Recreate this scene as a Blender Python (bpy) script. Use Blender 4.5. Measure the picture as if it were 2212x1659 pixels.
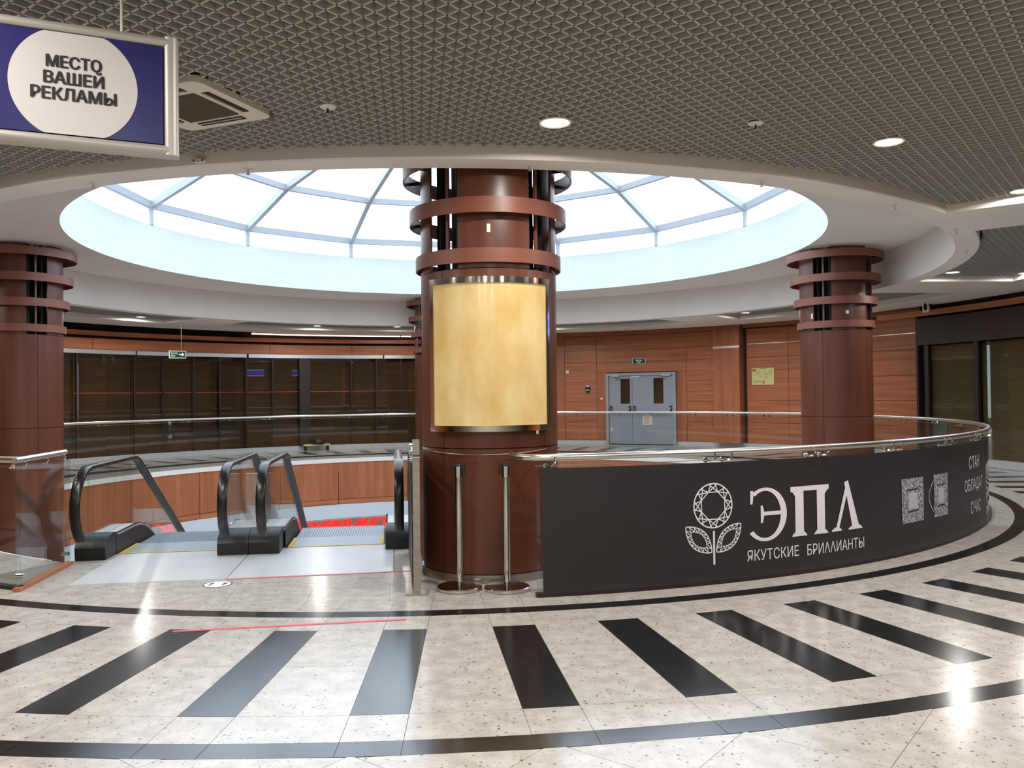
import bpy, bmesh, math, random
import numpy as np
from mathutils import Vector, Matrix
random.seed(7)
scene = bpy.context.scene
col = scene.collection
for o in list(bpy.data.objects):
    bpy.data.objects.remove(o, do_unlink=True)
PI = math.pi
R_ = math.radians

# ------------------------------------------------------------------ camera
CAM_H, PITCH, ROLL, FPX = 1.55, 0.0131, -0.0117, 1785.0
cam_d = bpy.data.cameras.new('camera')
cam = bpy.data.objects.new('camera', cam_d)
col.objects.link(cam)
cam_d.sensor_width = 36.0
cam_d.lens = FPX / 2212.0 * 36.0
cam_d.clip_start = 0.05
cam_d.clip_end = 200
fw = Vector((0, math.cos(PITCH), math.sin(PITCH)))
up0 = Vector((0, -math.sin(PITCH), math.cos(PITCH)))
rt0 = Vector((1, 0, 0))
rt = rt0 * math.cos(ROLL) + up0 * math.sin(ROLL)
up = -rt0 * math.sin(ROLL) + up0 * math.cos(ROLL)
m = Matrix.Identity(4)
for i in range(3):
    m[i][0], m[i][1], m[i][2] = rt[i], up[i], -fw[i]
m[2][3] = CAM_H
cam.matrix_world = m
scene.camera = cam

# ------------------------------------------------------------------ world, exposure
SKY = 3.9
LAMP_W = 36.0
wd = bpy.data.worlds.new('overcast_sky')
scene.world = wd
wd.use_nodes = True
wn = wd.node_tree
bg = wn.nodes['Background']
bg.inputs['Color'].default_value = (0.80, 0.90, 1.0, 1)
bg.inputs['Strength'].default_value = SKY
scene.view_settings.view_transform = 'Standard'
scene.view_settings.look = 'None'
scene.view_settings.gamma = 1.0
scene.view_settings.use_curve_mapping = False
scene.view_settings.exposure = 0.12

# plan of the place: centre of the atrium in the floor and in the ceiling
CF = (-1.12, 14.378)
CC = (-0.95, 14.35)
# ------------------------------------------------------------------ materials
def lin(c):
    out = []
    for v in c:
        v /= 255.0
        out.append(v / 12.92 if v <= 0.04045 else ((v + 0.055) / 1.055) ** 2.4)
    return (*out, 1.0)

M = {}
def pbr(name, rgb, rough=0.5, metal=0.0, spec=0.5, noise=None, bump=None, coat=0.0):
    """noise = (coordinate scale xyz, amount, detail): darker and lighter streaks in the colour"""
    mt = bpy.data.materials.new(name)
    mt.use_nodes = True
    nt = mt.node_tree
    b = nt.nodes['Principled BSDF']
    b.inputs['Base Color'].default_value = lin(rgb)
    b.inputs['Roughness'].default_value = rough
    b.inputs['Metallic'].default_value = metal
    b.inputs['Specular IOR Level'].default_value = spec
    b.inputs['Coat Weight'].default_value = coat
    if noise:
        g = nt.nodes.new('ShaderNodeNewGeometry')
        mp = nt.nodes.new('ShaderNodeMapping')
        mp.inputs['Scale'].default_value = noise[0]
        nt.links.new(g.outputs['Position'], mp.inputs['Vector'])
        nz = nt.nodes.new('ShaderNodeTexNoise')
        nz.inputs['Scale'].default_value = 1.0
        nz.inputs['Detail'].default_value = noise[2]
        nt.links.new(mp.outputs[0], nz.inputs['Vector'])
        cr = nt.nodes.new('ShaderNodeValToRGB')
        c = lin(rgb)
        a = noise[1]
        cr.color_ramp.elements[0].position = 0.3
        cr.color_ramp.elements[1].position = 0.7
        cr.color_ramp.elements[0].color = (c[0] * (1 - a), c[1] * (1 - a), c[2] * (1 - a), 1)
        cr.color_ramp.elements[1].color = (min(1, c[0] * (1 + a)), min(1, c[1] * (1 + a)), min(1, c[2] * (1 + a)), 1)
        nt.links.new(nz.outputs['Fac'], cr.inputs['Fac'])
        nt.links.new(cr.outputs['Color'], b.inputs['Base Color'])
        if bump:
            bp = nt.nodes.new('ShaderNodeBump')
            bp.inputs['Strength'].default_value = bump
            bp.inputs['Distance'].default_value = 0.01
            nt.links.new(nz.outputs['Fac'], bp.inputs['Height'])
            nt.links.new(bp.outputs['Normal'], b.inputs['Normal'])
    M[name] = mt
    return mt

def emit(name, rgb, s):
    mt = bpy.data.materials.new(name)
    mt.use_nodes = True
    nt = mt.node_tree
    b = nt.nodes['Principled BSDF']
    b.inputs['Base Color'].default_value = lin(rgb)
    b.inputs['Emission Color'].default_value = lin(rgb)
    b.inputs['Emission Strength'].default_value = s
    M[name] = mt
    return mt

def glass(name, tint, ior=1.45, rough=0.01, dirt=0.0):
    mt = bpy.data.materials.new(name)
    mt.use_nodes = True
    nt = mt.node_tree
    nt.nodes.remove(nt.nodes['Principled BSDF'])
    out = nt.nodes['Material Output']
    tr = nt.nodes.new('ShaderNodeBsdfTransparent')
    tr.inputs['Color'].default_value = (*tint, 1)
    gl = nt.nodes.new('ShaderNodeBsdfGlossy')
    gl.inputs['Roughness'].default_value = rough
    fr = nt.nodes.new('ShaderNodeFresnel')
    ge = nt.nodes.new('ShaderNodeNewGeometry')
    im = nt.nodes.new('ShaderNodeMix')          # same reflectance on both faces of a thin pane
    im.inputs[2].default_value = ior
    im.inputs[3].default_value = 1.0 / ior
    nt.links.new(ge.outputs['Backfacing'], im.inputs[0])
    nt.links.new(im.outputs[0], fr.inputs['IOR'])
    mx = nt.nodes.new('ShaderNodeMixShader')
    nt.links.new(fr.outputs[0], mx.inputs[0])
    nt.links.new(tr.outputs[0], mx.inputs[1])
    nt.links.new(gl.outputs[0], mx.inputs[2])
    nt.links.new(mx.outputs[0], out.inputs['Surface'])
    M[name] = mt
    return mt

def terrazzo(name, rgb, rough):
    mt = bpy.data.materials.new(name)
    mt.use_nodes = True
    nt = mt.node_tree
    b = nt.nodes['Principled BSDF']
    g = nt.nodes.new('ShaderNodeNewGeometry')
    n1 = nt.nodes.new('ShaderNodeTexNoise')
    n1.inputs['Scale'].default_value = 9
    n1.inputs['Detail'].default_value = 6
    nt.links.new(g.outputs['Position'], n1.inputs['Vector'])
    cr = nt.nodes.new('ShaderNodeValToRGB')
    c = lin(rgb)
    cr.color_ramp.elements[0].position = 0.32
    cr.color_ramp.elements[1].position = 0.68
    cr.color_ramp.elements[0].color = (c[0] * .84, c[1] * .83, c[2] * .80, 1)
    cr.color_ramp.elements[1].color = (min(1, c[0] * 1.12), min(1, c[1] * 1.12), min(1, c[2] * 1.12), 1)
    nt.links.new(n1.outputs['Fac'], cr.inputs['Fac'])
    last = cr.outputs['Color']
    for sc, rad, dk, keep in ((30, 0.24, (96, 84, 78), 0.62), (62, 0.26, (120, 108, 98), 0.5)):
        vo = nt.nodes.new('ShaderNodeTexVoronoi')
        vo.inputs['Scale'].default_value = sc
        n2 = nt.nodes.new('ShaderNodeTexNoise')
        n2.inputs['Scale'].default_value = sc * 1.5
        ad = nt.nodes.new('ShaderNodeMixRGB')
        ad.blend_type = 'ADD'
        ad.inputs[0].default_value = 0.012
        nt.links.new(g.outputs['Position'], n2.inputs['Vector'])
        nt.links.new(g.outputs['Position'], ad.inputs[1])
        nt.links.new(n2.outputs['Color'], ad.inputs[2])
        nt.links.new(ad.outputs[0], vo.inputs['Vector'])
        sep = nt.nodes.new('ShaderNodeSeparateColor')
        nt.links.new(vo.outputs['Color'], sep.inputs[0])
        lt = nt.nodes.new('ShaderNodeMath')
        lt.operation = 'LESS_THAN'
        lt.inputs[1].default_value = rad
        nt.links.new(vo.outputs['Distance'], lt.inputs[0])
        gt = nt.nodes.new('ShaderNodeMath')
        gt.operation = 'GREATER_THAN'
        gt.inputs[1].default_value = keep
        nt.links.new(sep.outputs[0], gt.inputs[0])
        mu = nt.nodes.new('ShaderNodeMath')
        mu.operation = 'MULTIPLY'
        nt.links.new(lt.outputs[0], mu.inputs[0])
        nt.links.new(gt.outputs[0], mu.inputs[1])
        m2 = nt.nodes.new('ShaderNodeMath')
        m2.operation = 'MULTIPLY'
        nt.links.new(mu.outputs[0], m2.inputs[0])
        nt.links.new(sep.outputs[1], m2.inputs[1])
        mx = nt.nodes.new('ShaderNodeMixRGB')
        nt.links.new(m2.outputs[0], mx.inputs[0])
        nt.links.new(last, mx.inputs[1])
        mx.inputs[2].default_value = lin(dk)
        last = mx.outputs[0]
    nt.links.new(last, b.inputs['Base Color'])
    b.inputs['Roughness'].default_value = rough
    b.inputs['Specular IOR Level'].default_value = 0.5
    M[name] = mt
    return mt

terrazzo('cream_stone', (186, 181, 176), 0.17)
pbr('black_stone', (30, 29, 30), 0.16, noise=((14, 14, 14), .25, 6))
pbr('grout', (120, 110, 98), 0.8)
pbr('wood_h', (178, 107, 69), 0.38, noise=((.7, .7, 16), .26, 6))
pbr('wood_v', (170, 102, 66), 0.38, noise=((9, 9, .5), .20, 5))
pbr('wood_col', (95, 51, 34), 0.34, noise=((7, 7, .35), .22, 5))
pbr('wood_dark', (52, 30, 22), 0.5)
pbr('ring_paint', (126, 74, 58), 0.42)
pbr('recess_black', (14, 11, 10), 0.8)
pbr('plaster', (232, 225, 217), 0.75, noise=((1.2, 1.2, 1.2), .03, 2))
pbr('soffit_plaster', (230, 221, 212), 0.8, noise=((.8, .8, .8), .03, 2))
pbr('white_plaster', (208, 216, 222), 0.7)
pbr('grille_paint', (172, 171, 163), 0.55)
pbr('plenum', (20, 19, 17), 0.9)
pbr('steel', (222, 220, 215), 0.28, metal=1.0)
pbr('chrome', (215, 212, 206), 0.10, metal=1.0)
pbr('brushed', (176, 172, 164), 0.32, metal=1.0, noise=((3, 3, 60), .12, 3))
pbr('plate_steel', (214, 216, 219), 0.28, metal=0.3, noise=((2, 40, 2), .06, 3))
pbr('dome_paint', (178, 184, 192), 0.5)
pbr('rubber', (10, 10, 11), 0.28)
pbr('black_plastic', (9, 9, 9), 0.45)
pbr('door_grey', (150, 156, 164), 0.5)
pbr('door_frame', (158, 164, 170), 0.45)
pbr('white_plastic', (226, 224, 214), 0.5)
pbr('ivory', (222, 214, 196), 0.55)
pbr('dark_slot', (30, 24, 22), 0.7)
pbr('ac_mesh', (104, 92, 72), 0.7)
pbr('banner_film', (42, 41, 44), 0.42, noise=((2, 2, 2), .08, 3))
pbr('banner_white', (232, 230, 236), 0.5)
pbr('blind_brown', (92, 72, 54), 0.7, noise=((1, 1, 30), .25, 3))
pbr('blind_olive', (120, 112, 84), 0.7, noise=((1, 1, 40), .15, 3))
pbr('fascia_brown', (48, 34, 28), 0.5)
pbr('mullion_brown', (36, 22, 20), 0.5)
pbr('shutter', (84, 68, 50), 0.55)
pbr('tape_red', (205, 62, 72), 0.5)
pbr('sticker_white', (232, 230, 232), 0.4)
pbr('sticker_black', (34, 32, 32), 0.5)
pbr('sign_blue', (32, 32, 98), 0.35)
pbr('sign_white', (206, 202, 200), 0.4)
pbr('sign_ink', (38, 34, 36), 0.5)
pbr('alu', (186, 182, 175), 0.45, metal=0.45)
pbr('exit_green', (14, 62, 48), 0.4)
pbr('plan_yellow', (214, 212, 140), 0.5)
pbr('plan_red', (196, 60, 44), 0.5)
pbr('plan_ink', (96, 104, 72), 0.6)
pbr('alarm_red', (214, 74, 60), 0.45)
pbr('lower_floor', (222, 216, 208), 0.3)
pbr('beige_sign', (206, 192, 178), 0.5)
pbr('yellow_line', (196, 166, 50), 0.5)
pbr('step_metal', (150, 158, 168), 0.4, metal=0.4)
pbr('comb', (156, 164, 172), 0.38, metal=0.4)
pbr('jewel', (190, 190, 198), 0.4)
emit('lamp_glow', (255, 246, 232), 9.0)
emit('red_letters', (240, 30, 26), 1.6)
emit('led_pink', (255, 206, 190), 3.0)
emit('sign_lit', (60, 70, 220), 2.5)
emit('sign_lit_white', (230, 235, 255), 3.0)
emit('exit_text', (200, 240, 225), 0.7)
emit('dot_red', (190, 60, 40), 0.35)
glass('clear_glass', (0.93, 0.96, 0.95))
glass('dome_glass', (0.97, 0.985, 1.0), 1.3)
glass('shop_glass', (0.82, 0.80, 0.76), 1.5)
pbr('deflector', (196, 186, 182), 0.15)
M['deflector'].node_tree.nodes['Principled BSDF'].inputs['Alpha'].default_value = 0.28

# back-lit onyx panel
mt = emit('onyx', (232, 200, 128), 0.16)
nt = mt.node_tree
b = nt.nodes['Principled BSDF']
b.inputs['Roughness'].default_value = 0.12
g = nt.nodes.new('ShaderNodeNewGeometry')
mp = nt.nodes.new('ShaderNodeMapping')
mp.inputs['Scale'].default_value = (5, 5, 2.4)
nz = nt.nodes.new('ShaderNodeTexNoise')
nz.inputs['Scale'].default_value = 1
nz.inputs['Detail'].default_value = 4
cr = nt.nodes.new('ShaderNodeValToRGB')
cr.color_ramp.elements[0].position = .3
cr.color_ramp.elements[1].position = .72
cr.color_ramp.elements[0].color = lin((205, 170, 102))
cr.color_ramp.elements[1].color = lin((224, 202, 150))
nt.links.new(g.outputs['Position'], mp.inputs['Vector'])
nt.links.new(mp.outputs[0], nz.inputs['Vector'])
nt.links.new(nz.outputs['Fac'], cr.inputs['Fac'])
nt.links.new(cr.outputs['Color'], b.inputs['Base Color'])
nt.links.new(cr.outputs['Color'], b.inputs['Emission Color'])

# printed jewellery (baguette stones) on the banner film
mt = pbr('jewel_print', (200, 200, 210), 0.45)
nt = mt.node_tree
b = nt.nodes['Principled BSDF']
g = nt.nodes.new('ShaderNodeNewGeometry')
vo = nt.nodes.new('ShaderNodeTexVoronoi')
vo.inputs['Scale'].default_value = 42
cr = nt.nodes.new('ShaderNodeValToRGB')
cr.color_ramp.elements[0].position = .1
cr.color_ramp.elements[1].position = .62
cr.color_ramp.elements[0].color = lin((216, 216, 226))
cr.color_ramp.elements[1].color = lin((112, 112, 122))
nt.links.new(g.outputs['Position'], vo.inputs['Vector'])
nt.links.new(vo.outputs['Distance'], cr.inputs['Fac'])
nt.links.new(cr.outputs['Color'], b.inputs['Base Color'])

# ------------------------------------------------------------------ helpers
def pol(Rr, deg, C=CF):
    return (C[0] + Rr * math.cos(R_(deg)), C[1] + Rr * math.sin(R_(deg)))

class MB:
    def __init__(self):
        self.v, self.f = [], []
    def add(self, vs, fs):
        k = len(self.v)
        self.v += [tuple(p) for p in vs]
        self.f += [tuple(i + k for i in f) for f in fs]
        return self
    def box(self, c, s, rz=0.0, mat=None):
        x, y, z = s[0] / 2, s[1] / 2, s[2] / 2
        ps = [Vector(p) for p in ((-x, -y, -z), (x, -y, -z), (x, y, -z), (-x, y, -z), (-x, -y, z), (x, -y, z), (x, y, z), (-x, y, z))]
        if mat is not None:
            ps = [mat @ p for p in ps]
        elif rz:
            mm = Matrix.Rotation(rz, 3, 'Z')
            ps = [mm @ p for p in ps]
        ps = [p + Vector(c) for p in ps]
        return self.add(ps, [(0, 3, 2, 1), (4, 5, 6, 7), (0, 1, 5, 4), (1, 2, 6, 5), (2, 3, 7, 6), (3, 0, 4, 7)])
    def prism(self, poly, z0, z1):
        n = len(poly)
        vs = [(p[0], p[1], z0) for p in poly] + [(p[0], p[1], z1) for p in poly]
        return self.add(vs, [tuple(range(n - 1, -1, -1)), tuple(range(n, 2 * n))] + [(i, (i + 1) % n, n + (i + 1) % n, n + i) for i in range(n)])
    def extrude(self, poly3, d):
        n = len(poly3)
        d = Vector(d)
        vs = [Vector(p) for p in poly3] + [Vector(p) + d for p in poly3]
        return self.add(vs, [tuple(range(n - 1, -1, -1)), tuple(range(n, 2 * n))] + [(i, (i + 1) % n, n + (i + 1) % n, n + i) for i in range(n)])
    def arcbox(self, R0, R1, z0, z1, t0, t1, n=None, C=CF):
        if n is None:
            n = max(1, int(abs(t1 - t0) / 2.5))
        k = len(self.v)
        for i in range(n + 1):
            t = t0 + (t1 - t0) * i / n
            a, b_ = pol(R0, t, C), pol(R1, t, C)
            self.v += [(*a, z0), (*b_, z0), (*b_, z1), (*a, z1)]
        for i in range(n):
            p, q_ = k + 4 * i, k + 4 * i + 4
            for j in range(4):
                self.f.append((p + j, p + (j + 1) % 4, q_ + (j + 1) % 4, q_ + j))
        self.f.append((k, k + 3, k + 2, k + 1))
        e = k + 4 * n
        self.f.append((e, e + 1, e + 2, e + 3))
        return self
    def hoop(self, R0, R1, z0, z1, n=48, C=(0, 0)):
        k = len(self.v)
        for i in range(n):
            t = 360 * i / n
            a, b_ = pol(R0, t, C), pol(R1, t, C)
            self.v += [(*a, z0), (*b_, z0), (*b_, z1), (*a, z1)]
        for i in range(n):
            p, q_ = k + 4 * i, k + 4 * ((i + 1) % n)
            for j in range(4):
                self.f.append((p + j, p + (j + 1) % 4, q_ + (j + 1) % 4, q_ + j))
        return self
    def lathe(self, prof, n=32, C=(0, 0), t0=0, t1=360):
        full = abs(t1 - t0) >= 360
        k = len(self.v)
        mN = len(prof)
        cnt = n if full else n + 1
        for i in range(cnt):
            t = t0 + (t1 - t0) * i / n
            for r, z in prof:
                self.v.append((*pol(r, t, C), z))
        for i in range(n):
            a = k + mN * i
            b_ = k + mN * ((i + 1) % cnt)
            for j in range(mN - 1):
                self.f.append((a + j, b_ + j, b_ + j + 1, a + j + 1))
        return self
    def cyl(self, c, r, h, n=20, r2=None):
        r2 = r if r2 is None else r2
        k = len(self.v)
        for i in range(n):
            t = 2 * PI * i / n
            self.v.append((c[0] + r * math.cos(t), c[1] + r * math.sin(t), c[2]))
        for i in range(n):
            t = 2 * PI * i / n
            self.v.append((c[0] + r2 * math.cos(t), c[1] + r2 * math.sin(t), c[2] + h))
        self.f.append(tuple(range(k + n - 1, k - 1, -1)))
        self.f.append(tuple(range(k + n, k + 2 * n)))
        for i in range(n):
            j = (i + 1) % n
            self.f.append((k + i, k + j, k + n + j, k + n + i))
        return self
    def tube(self, path, r, n=10, closed=False, flat=None):
        """flat = (half width, half height): a flattened section, width along the horizontal side vector"""
        path = [Vector(p) for p in path]
        N = len(path)
        k = len(self.v)
        prevS = None
        for i, p in enumerate(path):
            a = path[(i - 1) % N] if (closed or i > 0) else p
            b_ = path[(i + 1) % N] if (closed or i < N - 1) else p
            d = (b_ - a).normalized()
            ref = Vector((0, 0, 1)) if abs(d.z) < 0.95 else (prevS.cross(d) if prevS else Vector((1, 0, 0)))
            s = d.cross(ref).normalized()
            if prevS is not None and s.dot(prevS) < 0 and flat:
                s = -s
            prevS = s
            u = s.cross(d).normalized()
            for j in range(n):
                t = 2 * PI * j / n
                if flat:
                    ct, st = math.cos(t), math.sin(t)
                    cc = math.copysign(abs(ct) ** .6, ct) * flat[0]
                    ss = math.copysign(abs(st) ** .6, st) * flat[1]
                    self.v.append(tuple(p + s * cc + u * ss))
                else:
                    self.v.append(tuple(p + (s * math.cos(t) + u * math.sin(t)) * r))
        L = N if closed else N - 1
        for i in range(L):
            a = k + n * i
            b_ = k + n * ((i + 1) % N)
            for j in range(n):
                self.f.append((a + j, a + (j + 1) % n, b_ + (j + 1) % n, b_ + j))
        if not closed:
            self.f.append(tuple(k + j for j in range(n - 1, -1, -1)))
            e = k + n * (N - 1)
            self.f.append(tuple(e + j for j in range(n)))
        return self
    def mesh(self, name, smooth=False):
        me = bpy.data.meshes.new(name)
        me.from_pydata(self.v, [], self.f)
        bm = bmesh.new()
        bm.from_mesh(me)
        bmesh.ops.recalc_face_normals(bm, faces=bm.faces)
        bm.to_mesh(me)
        bm.free()
        if smooth:
            for p in me.polygons:
                p.use_smooth = True
            try:
                me.set_sharp_from_angle(angle=R_(35))
            except Exception:
                pass
        me.update()
        return me
    def build(self, name, mat, parent=None, smooth=False, **kw):
        return mkobj(name, self.mesh(name, smooth), mat, parent, **kw)

def mkobj(name, me, mat, parent=None, label=None, cat=None, group=None, kind=None, loc=None, rz=None):
    o = bpy.data.objects.new(name, me)
    col.objects.link(o)
    if me is not None and mat is not None and len(me.materials) == 0:
        me.materials.append(M[mat])
    if parent is not None:
        o.parent = parent
    if loc is not None:
        o.location = loc
    if rz is not None:
        o.rotation_euler = (0, 0, rz)
    tag(o, label, cat, group, kind)
    return o

def tag(o, label=None, cat=None, group=None, kind=None):
    if label:
        o['label'] = label
    if cat:
        o['category'] = cat
    if group:
        o['group'] = group
    if kind:
        o['kind'] = kind
    return o

def thing(name, label, cat, loc=(0, 0, 0), rz=0.0, group=None, kind=None):
    o = bpy.data.objects.new(name, None)
    col.objects.link(o)
    o.empty_display_size = .1
    o.location = loc
    o.rotation_euler = (0, 0, rz)
    return tag(o, label, cat, group, kind)

def struct(name, label, cat, loc=(0, 0, 0), rz=0.0):
    return thing(name, label, cat, loc, rz, None, 'structure')

def copy_tree(o, parent=None):
    c = o.copy()
    col.objects.link(c)
    c.parent = parent
    for ch in list(o.children):
        copy_tree(ch, c)
    return c

def text_mesh(s, size=1.0, extrude=0.0, offset=0.0, shear=0.0, spacing=1.0, fit=None, align='LEFT'):
    """vertices and faces of lettering in the built-in face; fit = (width, cap height)"""
    cu = bpy.data.curves.new('t', 'FONT')
    cu.body = s
    cu.size = size
    cu.offset = offset
    cu.shear = shear
    cu.space_character = spacing
    cu.resolution_u = 3
    ob = bpy.data.objects.new('t', cu)
    col.objects.link(ob)
    dg = bpy.context.evaluated_depsgraph_get()
    dg.update()
    me = bpy.data.meshes.new_from_object(ob.evaluated_get(dg))
    vs = [(v.co.x, v.co.y) for v in me.vertices]
    fs = [tuple(p.vertices) for p in me.polygons]
    bpy.data.objects.remove(ob)
    bpy.data.curves.remove(cu)
    bpy.data.meshes.remove(me)
    if fit and vs:
        x0, x1 = min(v[0] for v in vs), max(v[0] for v in vs)
        y0, y1 = min(v[1] for v in vs), max(v[1] for v in vs)
        vs = [((x - x0) / (x1 - x0) * fit[0], (y - y0) / (y1 - y0) * fit[1]) for x, y in vs]
    return vs, fs

def clip_half(poly, n, d):
    """keep the part of a convex polygon where n.p >= d"""
    out = []
    for i in range(len(poly)):
        a, b_ = poly[i], poly[(i + 1) % len(poly)]
        da, db = n[0] * a[0] + n[1] * a[1] - d, n[0] * b_[0] + n[1] * b_[1] - d
        if da >= 0:
            out.append(a)
        if (da >= 0) != (db >= 0):
            t = da / (da - db)
            out.append((a[0] + (b_[0] - a[0]) * t, a[1] + (b_[1] - a[1]) * t))
    return out

# escalator axes: W across, EV along (away from the camera)
WV = (0.9897, 0.1428)
EV = (-0.1428, 0.9897)
def we(w, e):
    return (w * WV[0] + e * EV[0], w * WV[1] + e * EV[1])
ESC_RZ = math.atan2(WV[1], WV[0])

# ================================================================== STRUCTURE: floor
SLAB_R = 7.2
floor = MB().arcbox(SLAB_R, 27.0, -0.35, -0.004, 0, 359.99, 144).build(
    'floor', 'grout', kind='structure', label='cream terrazzo floor with black radial bars around the round atrium', cat='floor')
land_poly = [we(-3.06, 6.9), we(.26, 6.3), we(.26, 8.80), we(-3.06, 8.80)]
MB().prism(land_poly, -0.35, -0.0045).build('landing_slab', 'grout', floor)

PITCH_B = 360 / 77
HW = 0.144
G = 0.0014
def bar_pt(k, side, Rr, gap):
    t = R_(-82.8 + PITCH_B * k)
    r = math.sqrt(Rr * Rr - HW * HW)
    h = side * (HW + gap)
    return (CF[0] + r * math.cos(t) - h * math.sin(t), CF[1] + r * math.sin(t) + h * math.cos(t))
def ang(p):
    return math.degrees(math.atan2(p[1] - CF[1], p[0] - CF[0]))
rowsA = [(SLAB_R, 8.15, 0), (8.15, 8.40, 0), (8.40, 8.55, 1), (8.55, 8.877, 0), (8.877, 10.344, 1), (10.344, 10.655, 0), (10.655, 10.81, 1), (10.81, 11.95, 0)]
rowsB = [(SLAB_R, 8.15, 0), (8.15, 8.40, 0), (8.40, 8.55, 1), (8.55, 8.877, 0), (8.877, 9.60, 0), (9.60, 10.344, 0), (10.344, 10.655, 0), (10.655, 10.81, 1), (10.81, 11.95, 0)]
far_cream, far_black = MB(), MB()
nt_ = 0
for k in range(77):
    th = (-82.8 + PITCH_B * k + 180) % 360 - 180
    near = -113 < th < -29
    corridor = -127 < th < -50
    landing = -116.5 < th < -88.5
    for typ, rows in (('A', rowsA), ('B', rowsB)):
        for (r0, r1, blk) in rows:
            if r0 > 10.8 and corridor:
                continue
            if r1 < 8.2 and landing:
                continue
            if typ == 'A':
                a0, a1 = bar_pt(k, -1, r0 + G, -G), bar_pt(k, 1, r0 + G, -G)
                b0, b1 = bar_pt(k, -1, r1 - G, -G), bar_pt(k, 1, r1 - G, -G)
                if blk and r1 - r0 > 1:
                    poly = [a0, b0, b1, a1]
                else:
                    tm = -82.8 + PITCH_B * k
                    poly = [a0, b0, pol(r1 - G, tm), b1, a1, pol(r0 + G, tm)]
            else:
                a0, a1 = bar_pt(k, 1, r0 + G, G), bar_pt(k + 1, -1, r0 + G, G)
                b0, b1 = bar_pt(k, 1, r1 - G, G), bar_pt(k + 1, -1, r1 - G, G)
                tm = -82.8 + PITCH_B * (k + .5)
                q1, q3 = tm - .7, tm + .7
                poly = [a0, b0, pol(r1 - G, q1), pol(r1 - G, q3), b1, a1, pol(r0 + G, q3), pol(r0 + G, q1)]
            if near and r1 > 8.2:
                MB().prism(poly, -0.02, 0).build('black_tile' if blk else 'tile', 'black_stone' if blk else 'cream_stone', floor)
                nt_ += 1
            else:
                (far_black if blk else far_cream).prism(poly, -0.02, 0)
# landing tiles, square to the escalators
for i in range(-5, 1):
    for j in range(0, 3):
        w0, w1 = i * .62 - .04, i * .62 + .58
        e0, e1 = 5.92 + .62 * j + (.3 if False else 0), 5.92 + .62 * j + .62
        e1 = min(e1, 7.40)
        w0, w1 = max(w0, -3.04), min(w1, .25)
        if w1 - w0 < .05 or e1 - e0 < .05:
            continue
        poly = [we(w0 + G, e0 + G), we(w1 - G, e0 + G), we(w1 - G, e1 - G), we(w0 + G, e1 - G)]
        cx = sum(p[0] for p in poly) / 4 - CF[0]
        cy = sum(p[1] for p in poly) / 4 - CF[1]
        L = math.hypot(cx, cy)
        n_ = (-cx / L, -cy / L)
        poly = clip_half(poly, n_, n_[0] * CF[0] + n_[1] * CF[1] - 8.147)
        if len(poly) > 2:
            MB().prism(poly, -0.02, -0.0003).build('tile', 'cream_stone', floor)
for (w0, w1, e0, e1) in ((-3.05, -2.72, 7.40, 8.79), (.0, .25, 7.40, 8.79)):
    MB().prism([we(w0, e0 + G), we(w1, e0 + G), we(w1, e1), we(w0, e1)], -0.02, -0.0003).build('tile', 'cream_stone', floor)
# diagonal tiles of the corridor in front of the camera
s52 = R_(51.7)
du, dv = (math.cos(s52), math.sin(s52)), (-math.sin(s52), math.cos(s52))
T = 0.627
diag_far = MB()
for i in range(-22, 24):
    for j in range(-22, 24):
        u0, v0 = 3.71 - .08 + T * i, 0.909 + T * j      # along (.616,.788) and (-.788,.616)
        P4 = [(u0 + G, v0 + G), (u0 + T - G, v0 + G), (u0 + T - G, v0 + T - G), (u0 + G, v0 + T - G)]
        poly = [(du[0] * a + dv[0] * b_, du[1] * a + dv[1] * b_) for a, b_ in P4]
        cx, cy = sum(p[0] for p in poly) / 4, sum(p[1] for p in poly) / 4
        rr = math.hypot(cx - CF[0], cy - CF[1])
        th = ang((cx, cy))
        if not (-128 < th < -49) or rr < 10.3 or rr > 17.4:
            continue
        n_ = ((cx - CF[0]) / rr, (cy - CF[1]) / rr)
        poly = clip_half(poly, n_, n_[0] * CF[0] + n_[1] * CF[1] + 10.808)
        if len(poly) < 3:
            continue
        if rr < 11.9 and -2.8 < cx < 3.2:
            MB().prism(poly, -0.02, -0.0004).build('tile', 'cream_stone', floor)
            nt_ += 1
        else:
            diag_far.prism(poly, -0.02, -0.0004)
far_cream.build('tile_field', 'cream_stone', floor, kind='stuff')
far_black.build('black_tile_field', 'black_stone', floor, kind='stuff')
diag_far.build('tile_field', 'cream_stone', floor, kind='stuff')

# slab edge seen across the void: pale strip, wooden fascia panels, white band, lower storey
edge = struct('trim_1', 'pale slab edge and brown wooden fascia panels lining the atrium void', 'fascia')
MB().arcbox(SLAB_R - .03, SLAB_R + .05, -0.10, -0.003, -80, 242, 150).build('edge_strip', 'plaster', edge, smooth=True)
t = -79.0
while t < 240:
    t2 = min(t + 14.0, 241)
    MB().arcbox(SLAB_R - .01, SLAB_R + .03, -1.02, -0.10, t + .06, t2 - .06).build('panel', 'wood_v', edge, smooth=True)
    MB().arcbox(SLAB_R - .012, SLAB_R + .03, -1.14, -1.03, t + .06, t2 - .06).build('panel', 'wood_h', edge, smooth=True)
    t = t2
MB().arcbox(SLAB_R + .04, SLAB_R + .09, -1.15, -0.10, -80, 242, 150).build('fascia_backing', 'wood_dark', edge)
MB().arcbox(SLAB_R, SLAB_R + .05, -1.50, -1.15, -80, 242, 150).build('white_band', 'white_plaster', edge, smooth=True)
MB().arcbox(SLAB_R + .04, 9.6, -1.54, -1.50, -80, 242, 120).build('lower_soffit', 'white_plaster', edge)
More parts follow.
